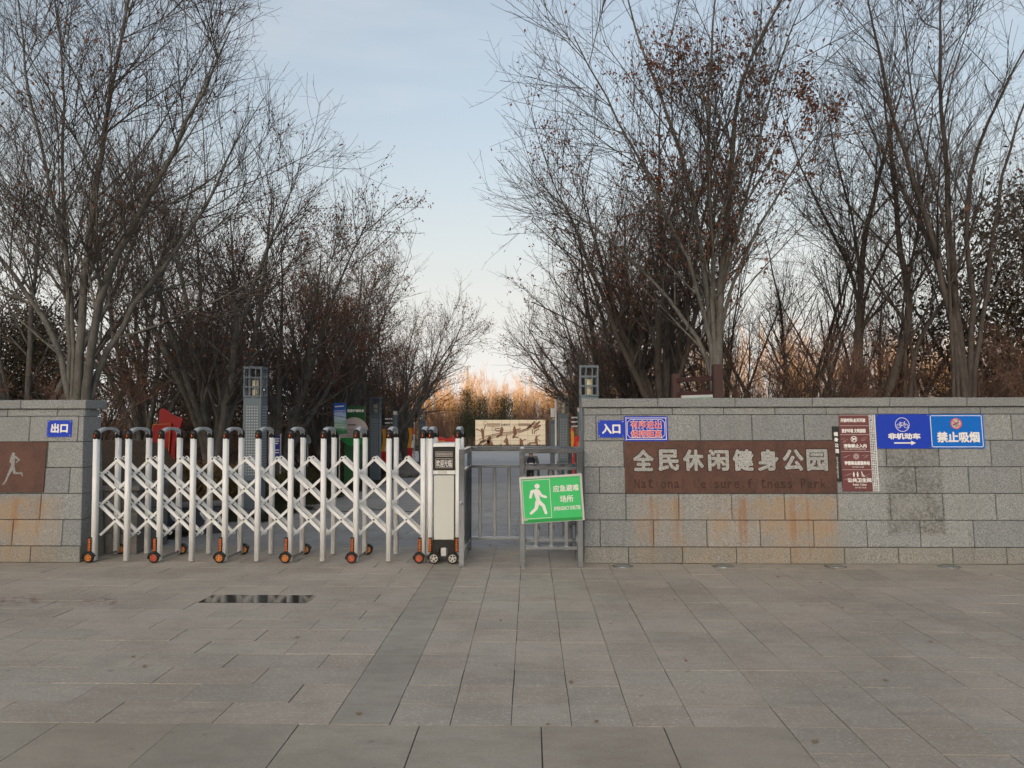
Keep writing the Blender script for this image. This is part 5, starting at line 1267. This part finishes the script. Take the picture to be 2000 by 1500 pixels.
hero('largest bare tree at the right edge with three tall stems', 11.2, 1885, 770,
     [[(1885, 772), (1882, 690), (1868, 640), (1835, 530), (1804, 400), (1775, 320), (1744, 255), (1722, 120), (1695, 0), (1680, -80)],
      [(1890, 772), (1880, 670), (1865, 560), (1850, 455), (1850, 360), (1847, 240), (1830, 165), (1836, 0), (1840, -90)],
      [(1894, 772), (1900, 660), (1905, 560), (1880, 440), (1895, 309), (1940, 210), (1992, 120), (2030, 30)],
      [(1898, 760), (1922, 620), (1935, 500), (1945, 400), (1965, 300), (2010, 180), (2050, 80)],
      [(1866, 630), (1820, 480), (1778, 400), (1740, 330), (1700, 250), (1668, 170)],
      [(1852, 420), (1800, 300), (1780, 200), (1770, 90), (1760, 0)]],
     [0.05, 0.055, 0.044, 0.036, 0.026, 0.024], 21, 1.1, br=11, tw=5.5, tl=2.2, leaf=600, clump=0.12, dark=True)

# archetypes for the avenue
def arche(seed, n, th, H, r, leaf, lean=(0, 0), spread=(8, 36), **kw):
    rng = np.random.default_rng(seed); return tree_meshes(tree_geo(fan(rng, n, th, H, r, spread, lean), rng, leaf=leaf, **kw), kw.pop('tm', 'bark') if 'tm' in kw else 'bark')
A = [arche(101, 7, 1.35, 6.9, 0.12, 2600, br=13, tw=5.5, tl=1.5, spread=(10, 44), clump=0.5, cr=0.4, bt=1.25), arche(102, 8, 0.9, 6.8, 0.11, 9000, br=12, tw=5, tl=1.4, spread=(12, 48), clump=0.7, cr=0.45, bt=1.3), arche(103, 8, 0.7, 6.7, 0.105, 10000, br=12, tw=5, tl=1.3, spread=(12, 50), clump=0.8, cr=0.45, bt=1.35),
     arche(104, 6, 0.5, 6.4, 0.085, 700, br=10, tw=5, tl=1.8, spread=(6, 34), bt=1.1), arche(105, 8, 1.1, 6.9, 0.11, 7500, br=12, tw=5, tl=1.4, spread=(14, 46), clump=0.6, cr=0.4, bt=1.3), arche(106, 7, 0.6, 6.6, 0.10, 2200, br=12, tw=5, tl=1.5, spread=(12, 52), clump=0.5, bt=1.25)]
spots = []
lt = [(-5.85, 14.2, 0, 1.02, 0.6), (-5.75, 17.8, 1, 1.02, 2.1), (-5.7, 21.4, 4, 1.04, 4.0), (-5.6, 25.5, 2, 1.05, 5.2), (-5.5, 29.5, 1, 1.06, 1.2), (-5.5, 34, 4, 1.02, 3.3)]
ordn = ['first', 'second', 'third', 'fourth', 'fifth', 'sixth', 'seventh', 'eighth']
for i, (x, y, k, sc, rz) in enumerate(lt):
    plant_tree(A[k], '%s bare tree from the gate in the row along the left side of the path' % ordn[i], (x, y, gz(y) - .05), rz, sc, 'avenue trees left of the path')
rt = [(2.35, 14.0, 4, 1.04, 0.9), (2.3, 17.6, 0, 1.0, 3.0), (2.3, 21.6, 0, 1.0, 5.0), (2.4, 26, 4, 1.0, 2.2), (2.5, 31, 5, 1.0, 4.2), (2.8, 37, 0, 0.95, 0.2)]
for i, (x, y, k, sc, rz) in enumerate(rt):
    plant_tree(A[k], '%s bare tree from the wall in the row along the right side of the path' % ordn[i], (x, y, gz(y) + berm(x, y) - .05), rz, sc, 'avenue trees right of the path', dark=True)
more = [(-8.3, 12.5, 3, 1.05, 0.3, 'slim many-stemmed bare tree at the left edge behind the wall end'), (-8.2, 16.4, 0, 1.0, 1.9, 'dark bare tree left of the red flag board'), (-10.5, 25, 0, 1.05, 3.1, 'bare tree far back on the left behind the first row'),
        (5.3, 16.0, 3, 1.0, 2.7, 'many-stemmed bare tree behind the right end of the name panel'), (5.0, 20.5, 3, 0.95, 1.0, 'bare tree well behind the name panel'), (7.4, 17.0, 3, 0.92, 4.4, 'low forking bare tree behind the maroon board'), (6.2, 26, 3, 0.9, 0.8, 'bare tree far back on the right'),
        (10.8, 17.5, 3, 1.1, 5.0, 'bare tree behind the right edge of the wall'), (9.2, 24, 3, 1.0, 2.9, 'bare tree far back behind the no smoking sign')]
for x, y, k, sc, rz, lab in more: plant_tree(A[k], lab, (x, y, gz(y) + berm(x, y) - .05), rz, sc, 'trees behind the avenue rows', dark=x > 0)

# ------------------------------------------------------------------ evergreen and dry-leaved trees, shrubs
def bushy(seed, H, Rm, n, sz, shape, mat, stem=True, wmat='bark_dark', nclump=60, base=0.1, cl=0.32):
    rng = np.random.default_rng(seed); h = rng.random(nclump) ** 0.9; az = rng.uniform(0, 6.28, nclump); prof = shape(h) * Rm; rr = prof * np.sqrt(rng.uniform(0.15, 1, nclump))
    c = np.stack([rr * np.cos(az), rr * np.sin(az), base * H + h * H * (1 - base)], 1)
    w = rng.integers(0, nclump, n); pos = c[w] + rng.normal(size=(n, 3)) * Rm * cl * np.array([1, 1, 0.8])
    pos[:, 2] = np.maximum(pos[:, 2], 0.02)
    lf = leaf_cards(pos, rng, sz, 0.3, 0.45)
    P = np.stack([np.stack([np.linspace(0, q[0] * .9, 8), np.linspace(0, q[1] * .9, 8), np.linspace(-.1 + q[2] * .0, q[2], 8) ** 1.0], 1) for q in c[:26]])
    P[:, :, 2] = np.maximum(P[:, :, 2], -0.1); R = np.linspace(1, .15, 8)[None] * (0.018 * H / 3 + 0.004) * np.ones((len(P), 1))
    tr = [tubes(P, R, 5)]
    P0 = np.stack([np.zeros(8), np.zeros(8), np.linspace(-.1, H * .9, 8)], 1)[None]; tr.append(tubes(P0, np.linspace(0.035 * H / 2, .01, 8)[None], 8))
    return npmesh('trunk', *merge(tr), M[wmat], True), npmesh('crown', *lf, M[mat])
cone = lambda h: np.clip(1.05 - h, 0.08, 1) ** 0.7; egg = lambda h: np.sin(np.pi * (0.12 + 0.84 * h)) ** 0.7
E1 = bushy(201, 4.6, 1.5, 18000, (0.03, 0.062), egg, 'leaf_dark'); E2 = bushy(202, 3.6, 1.6, 13000, (0.026, 0.05), egg, 'leaf_dead'); E3 = bushy(203, 5.2, 1.5, 17000, (0.03, 0.06), cone, 'leaf_dark')
eg = [(E1, -10.5, 14.5, 0.74, 'dark evergreen tree at the left edge behind the wall'), (E3, -12.2, 18.5, 0.85, 'tall dark evergreen deep behind the left edge'), (E2, -8.9, 18.6, 0.95, 'broad shrub with dead brown leaves behind the red flag board'), (E1, -7.9, 22.5, 0.8, 'dark evergreen behind the first avenue tree'),
      (E3, -10.2, 24, 0.85, 'dark evergreen far back on the left'), (E2, -7.6, 27.5, 1.05, 'dead-leaved shrub tree behind the nearest lamp column'), (E1, -8.2, 33, 1.0, 'dark evergreen behind the green trail sign'), (E2, -7.3, 38, 1.0, 'dead-leaved shrub tree at the far end of the left row'),
      (E1, -14.5, 23, 0.95, 'dark evergreen beyond the left frame edge'),
      (E1, 9.3, 14.6, 1.12, 'dark leafy evergreen at the right edge of the picture'), (E2, 10.6, 17.2, 1.0, 'dead-leaved shrub tree at the far right'), (E3, 8.6, 21, 0.5, 'dark evergreen behind the leaning tree'), (E2, 5.5, 33, 0.9, 'dead-leaved shrub tree behind the right avenue row')]
for ms, x, y, sc, lab in eg: plant_tree(ms, lab, (x, y, gz(y) + berm(x, y) - .05), x * 3.1, sc, 'dense trees behind the rows', 'evergreen_tree' if ms is not E2 else 'dry_leaved_tree')
def brush(seed, leaf):
    rng = np.random.default_rng(seed); g_ = tree_geo(fan(rng, 11, 0.08, 1.75, 0.022, (8, 48)), rng, br=6, tw=5, tl=2.2, Lb=(0.3, 0.8), Lt=(0.15, 0.4), Ll=(0.06, 0.16), leaf=leaf, clump=0.6, cr=0.3, floor=0.05, leafsz=(0.016, 0.03), bmin=0.1)
    return tree_meshes(g_, 'bark_dark', 'twig_red', 'leaf_dead')
S1 = brush(211, 900); S2 = brush(212, 350)
sh = [(3.6, 12.4, 0), (4.6, 11.9, 1), (5.9, 12.6, 0), (6.7, 11.7, 0), (7.9, 12.5, 0), (8.8, 11.8, 1), (9.4, 13.0, 0), (4.3, 15.5, 0), (6.6, 15.0, 0), (3.2, 18, 1), (7.6, 19.5, 0), (9.8, 20.5, 0), (5.6, 23.0, 0), (-6.9, 12.2, 1), (-7.9, 13.8, 0), (-9.4, 12.4, 0), (-7.1, 16.4, 0), (-6.9, 19.8, 1), (-6.8, 23.6, 0), (-6.7, 31.5, 0), (-6.6, 36.5, 0), (3.3, 24, 0), (3.4, 29, 1), (3.6, 34.5, 0)]
for i, (x, y, k) in enumerate(sh):
    t = plant_tree((S1, S2)[k], 'low brown shrub under the trees behind the right wall' if x > 0 else 'low brown shrub under the trees left of the path', (x, y, gz(y) + berm(x, y) - .06), i * 1.3, 0.85 + 0.3 * ((i * 5) % 7) / 7, 'shrubs behind the right wall' if x > 0 else 'shrubs left of the path', 'shrub'); t['category'] = 'shrub'

# clipped hedge, ground cover
def leafbox(name, boxes, n, sz, mat, seed, droop=0.0):
    rng = np.random.default_rng(seed); pos = []
    for (x0, x1, y0, y1, h) in boxes:
        k = int(n * (x1 - x0) * (y1 - y0)); u = rng.random((k, 3)); f = rng.integers(0, 3, k); u[f == 0, 2] = 1; u[f == 1, 1] = 0; u[f == 2, 0] = np.round(u[f == 2, 0])
        q = np.stack([x0 + u[:, 0] * (x1 - x0), y0 + u[:, 1] * (y1 - y0), u[:, 2] * h * (1 + .12 * np.sin(u[:, 0] * 9) * np.cos(u[:, 1] * 7))], 1) + rng.normal(size=(k, 3)) * 0.05
        q[:, 2] = np.maximum(q[:, 2], 0.03) + np.array([gz(v) for v in q[:, 1]]); pos.append(q)
    return stuff(link(name, npmesh(name, *leaf_cards(np.concatenate(pos), rng, sz, droop), M[mat])))
hd = leafbox('hedge', [(-7.6, -5.15, 12.5, 13.6, 0.74)], 4200, (0.022, 0.045), 'leaf_hedge', 31); tag(hd, 'clipped yellow-brown hedge seen through the left part of the gate', 'hedge')
core = MB().box(-7.5, -5.25, 12.6, 13.5, -0.1, 0.58).build('branches', M['bark_dark'], hd)
hd2 = leafbox('hedge', [(-5.75, -5.0, 14.6, 20.8, 0.42), (-5.7, -5.0, 21.5, 30, 0.45)], 2600, (0.02, 0.04), 'leaf_olive', 33); tag(hd2, 'low dull olive hedge running along the left edge of the path', 'hedge')
MB().box(-5.65, -5.1, 14.7, 29.8, -0.6, 0.0).build('branches', M['bark_dark'], hd2)
def straps(name, areas, seed):
    rng = np.random.default_rng(seed); C = []
    for (x0, x1, y0, y1, n) in areas: C.append(np.stack([rng.uniform(x0, x1, n), rng.uniform(y0, y1, n), np.zeros(n)], 1))
    C = np.concatenate(C); C[:, 2] = [gz(v) - 0.03 for v in C[:, 1]]; k = 16; p0 = np.repeat(C, k, 0) + rng.normal(size=(len(C) * k, 3)) * np.array([.05, .05, 0])
    az = rng.uniform(0, 6.28, len(p0)); d = np.stack([np.cos(az) * .5, np.sin(az) * .5, np.ones(len(p0))], 1); P, R = grow(p0, unit(d), rng.uniform(.14, .3, len(p0)), np.full(len(p0), .006), 4, rng, -0.9, .12, .002)
    return stuff(link(name, npmesh(name, *tubes(P, R, 3), M['grass_leaf'])))
tag(straps('ground_cover', [(-5.4, -4.72, 9.6, 12.4, 190), (-5.5, -4.1, 12.1, 14.5, 260), (-5.2, -4.2, 15, 24, 420), (0.6, 1.6, 11.5, 24, 300)], 41), 'dark strap-leaved ground cover along the path edges', 'ground cover')

# ------------------------------------------------------------------ pines and the wood beyond the square
def pine(seed, H, W):
    rng = np.random.default_rng(seed); c = []; 
    for k in range(9):
        h = 0.25 + 0.72 * k / 8; n = max(3, int(9 * (1.1 - h))); a0 = rng.uniform(0, 6)
        for i in range(n): a = a0 + 6.28 * i / n; r = W * (1.08 - h) * rng.uniform(.55, 1.1); c.append((r * np.cos(a), r * np.sin(a), h * H + rng.uniform(-.15, .15)))
    c.append((0, 0, H)); c = np.array(c); n = 5200; w = rng.integers(0, len(c), n); pos = c[w] + rng.normal(size=(n, 3)) * np.array([.42, .42, .26]) * W * .6
    lf = leaf_cards(pos, rng, (0.06, 0.13), -0.4, 0.16)
    P = np.stack([np.stack([np.linspace(0, q[0], 5), np.linspace(0, q[1], 5), np.linspace(q[2] - .25, q[2], 5)], 1) for q in c]); tr = [tubes(P, np.linspace(.05, .012, 5)[None] * np.ones((len(P), 1)), 5), tubes(np.stack([np.zeros(6), np.zeros(6), np.linspace(-.1, H, 6)], 1)[None], np.linspace(.14, .02, 6)[None], 8)]
    return npmesh('trunk', *merge(tr), M['bark_dark'], True), npmesh('crown', *lf, M['needle'])
for i, (px, top, Y, H, W, lab) in enumerate(((912, 768, 78, 4.0, 1.5, 'leftmost dark green pine behind the mural'), (937, 783, 76, 3.3, 1.9, 'low middle pine behind the mural'), (985, 778, 77, 3.6, 2.0, 'dark pine above the centre of the mural'))):
    c = at(px, top, Y); H2_ = c.z - gz(Y); plant_tree(pine(300 + i, H2_, W), lab, (c.x, Y, gz(Y)), i, 1, 'pines behind the mural', 'pine_tree')

def wood(name, spots, seed, mat, tw_r, H, nst, sp=(2, 16), dens=1.0, label='', cat='wood', lean=0.0, tps=14, leaf=None):
    """a far wood that reads as one mass: thin upright shoots by the thousand"""
    rng = np.random.default_rng(seed); parts = []; ps = []
    for (x, y, s) in spots:
        n = max(3, int(nst * dens)); az = rng.uniform(0, 6.28, n); th = np.radians(rng.uniform(sp[0], sp[1], n)); d = np.stack([np.sin(th) * np.cos(az), np.sin(th) * np.sin(az), np.cos(th)], 1)
        p0 = np.stack([x + rng.normal(size=n) * .35, y + rng.normal(size=n) * .35, np.full(n, gz(y) + (berm(x, y) if y < 16 else 0))], 1); ps.append((p0, d, H * s * rng.uniform(.65, 1.05, n)))
    p0 = np.concatenate([q[0] for q in ps]); d = np.concatenate([q[1] for q in ps]); ln = np.concatenate([q[2] for q in ps])
    P, R = grow(p0, d, ln, np.full(len(p0), tw_r * 3.2), 7, rng, .12, .12, tw_r)
    B = children(P, R, tps, (H * .12, H * .34), (14, 38), .15, 4, rng, .4, .5, tw_r, .15, .4)
    W = children(*B, 4, (H * .05, H * .14), (15, 45), .1, 3, rng, .3, .6, tw_r * .7, .15, .3)
    o = stuff(link(name, npmesh(name, *merge([tubes(P, R, 4), tubes(*B, 3), tubes(*W, 3)]), M[mat])))
    if leaf:
        cand = np.concatenate([B[0][:, 2:].reshape(-1, 3), W[0][:, -1]]); pos = cand[rng.integers(0, len(cand), leaf[0])]; link('leaves', npmesh('leaves', *leaf_cards(pos, rng, leaf[1], .5), M[leaf[2]]), o)
    return tag(o, label, cat)
r3 = random.Random(77)
spots = [(-24 + 46 * i / 63 + r3.uniform(-.8, .8), 104 + r3.uniform(-7, 9), r3.uniform(.85, 1.15)) for i in range(64)]
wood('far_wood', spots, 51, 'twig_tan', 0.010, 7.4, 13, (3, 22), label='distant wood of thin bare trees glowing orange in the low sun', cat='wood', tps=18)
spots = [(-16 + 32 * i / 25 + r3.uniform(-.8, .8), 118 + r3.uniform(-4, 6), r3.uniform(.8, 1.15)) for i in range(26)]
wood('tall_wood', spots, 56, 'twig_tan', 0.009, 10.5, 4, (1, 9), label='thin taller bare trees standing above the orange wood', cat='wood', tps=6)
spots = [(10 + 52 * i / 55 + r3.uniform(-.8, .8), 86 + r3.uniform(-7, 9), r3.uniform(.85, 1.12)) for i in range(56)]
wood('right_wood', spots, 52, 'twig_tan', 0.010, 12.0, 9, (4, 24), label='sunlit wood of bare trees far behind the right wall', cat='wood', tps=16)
spots = [(-52 + 40 * i / 43 + r3.uniform(-.8, .8), 70 + r3.uniform(-12, 12), r3.uniform(.8, 1.05)) for i in range(44)]
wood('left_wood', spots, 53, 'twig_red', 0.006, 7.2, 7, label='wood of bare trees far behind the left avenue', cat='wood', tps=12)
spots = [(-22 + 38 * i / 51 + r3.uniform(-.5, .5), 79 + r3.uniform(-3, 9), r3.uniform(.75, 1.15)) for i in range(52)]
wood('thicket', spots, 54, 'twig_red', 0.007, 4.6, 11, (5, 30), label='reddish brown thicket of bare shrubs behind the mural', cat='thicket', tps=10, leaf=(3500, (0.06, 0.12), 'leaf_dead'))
tag(leafbox('low_hedge', [(-13, 8, 70.0, 70.9, 0.42)], 900, (0.03, 0.07), 'leaf_olive', 61), 'dark low planting strip at the foot of the mural', 'hedge')
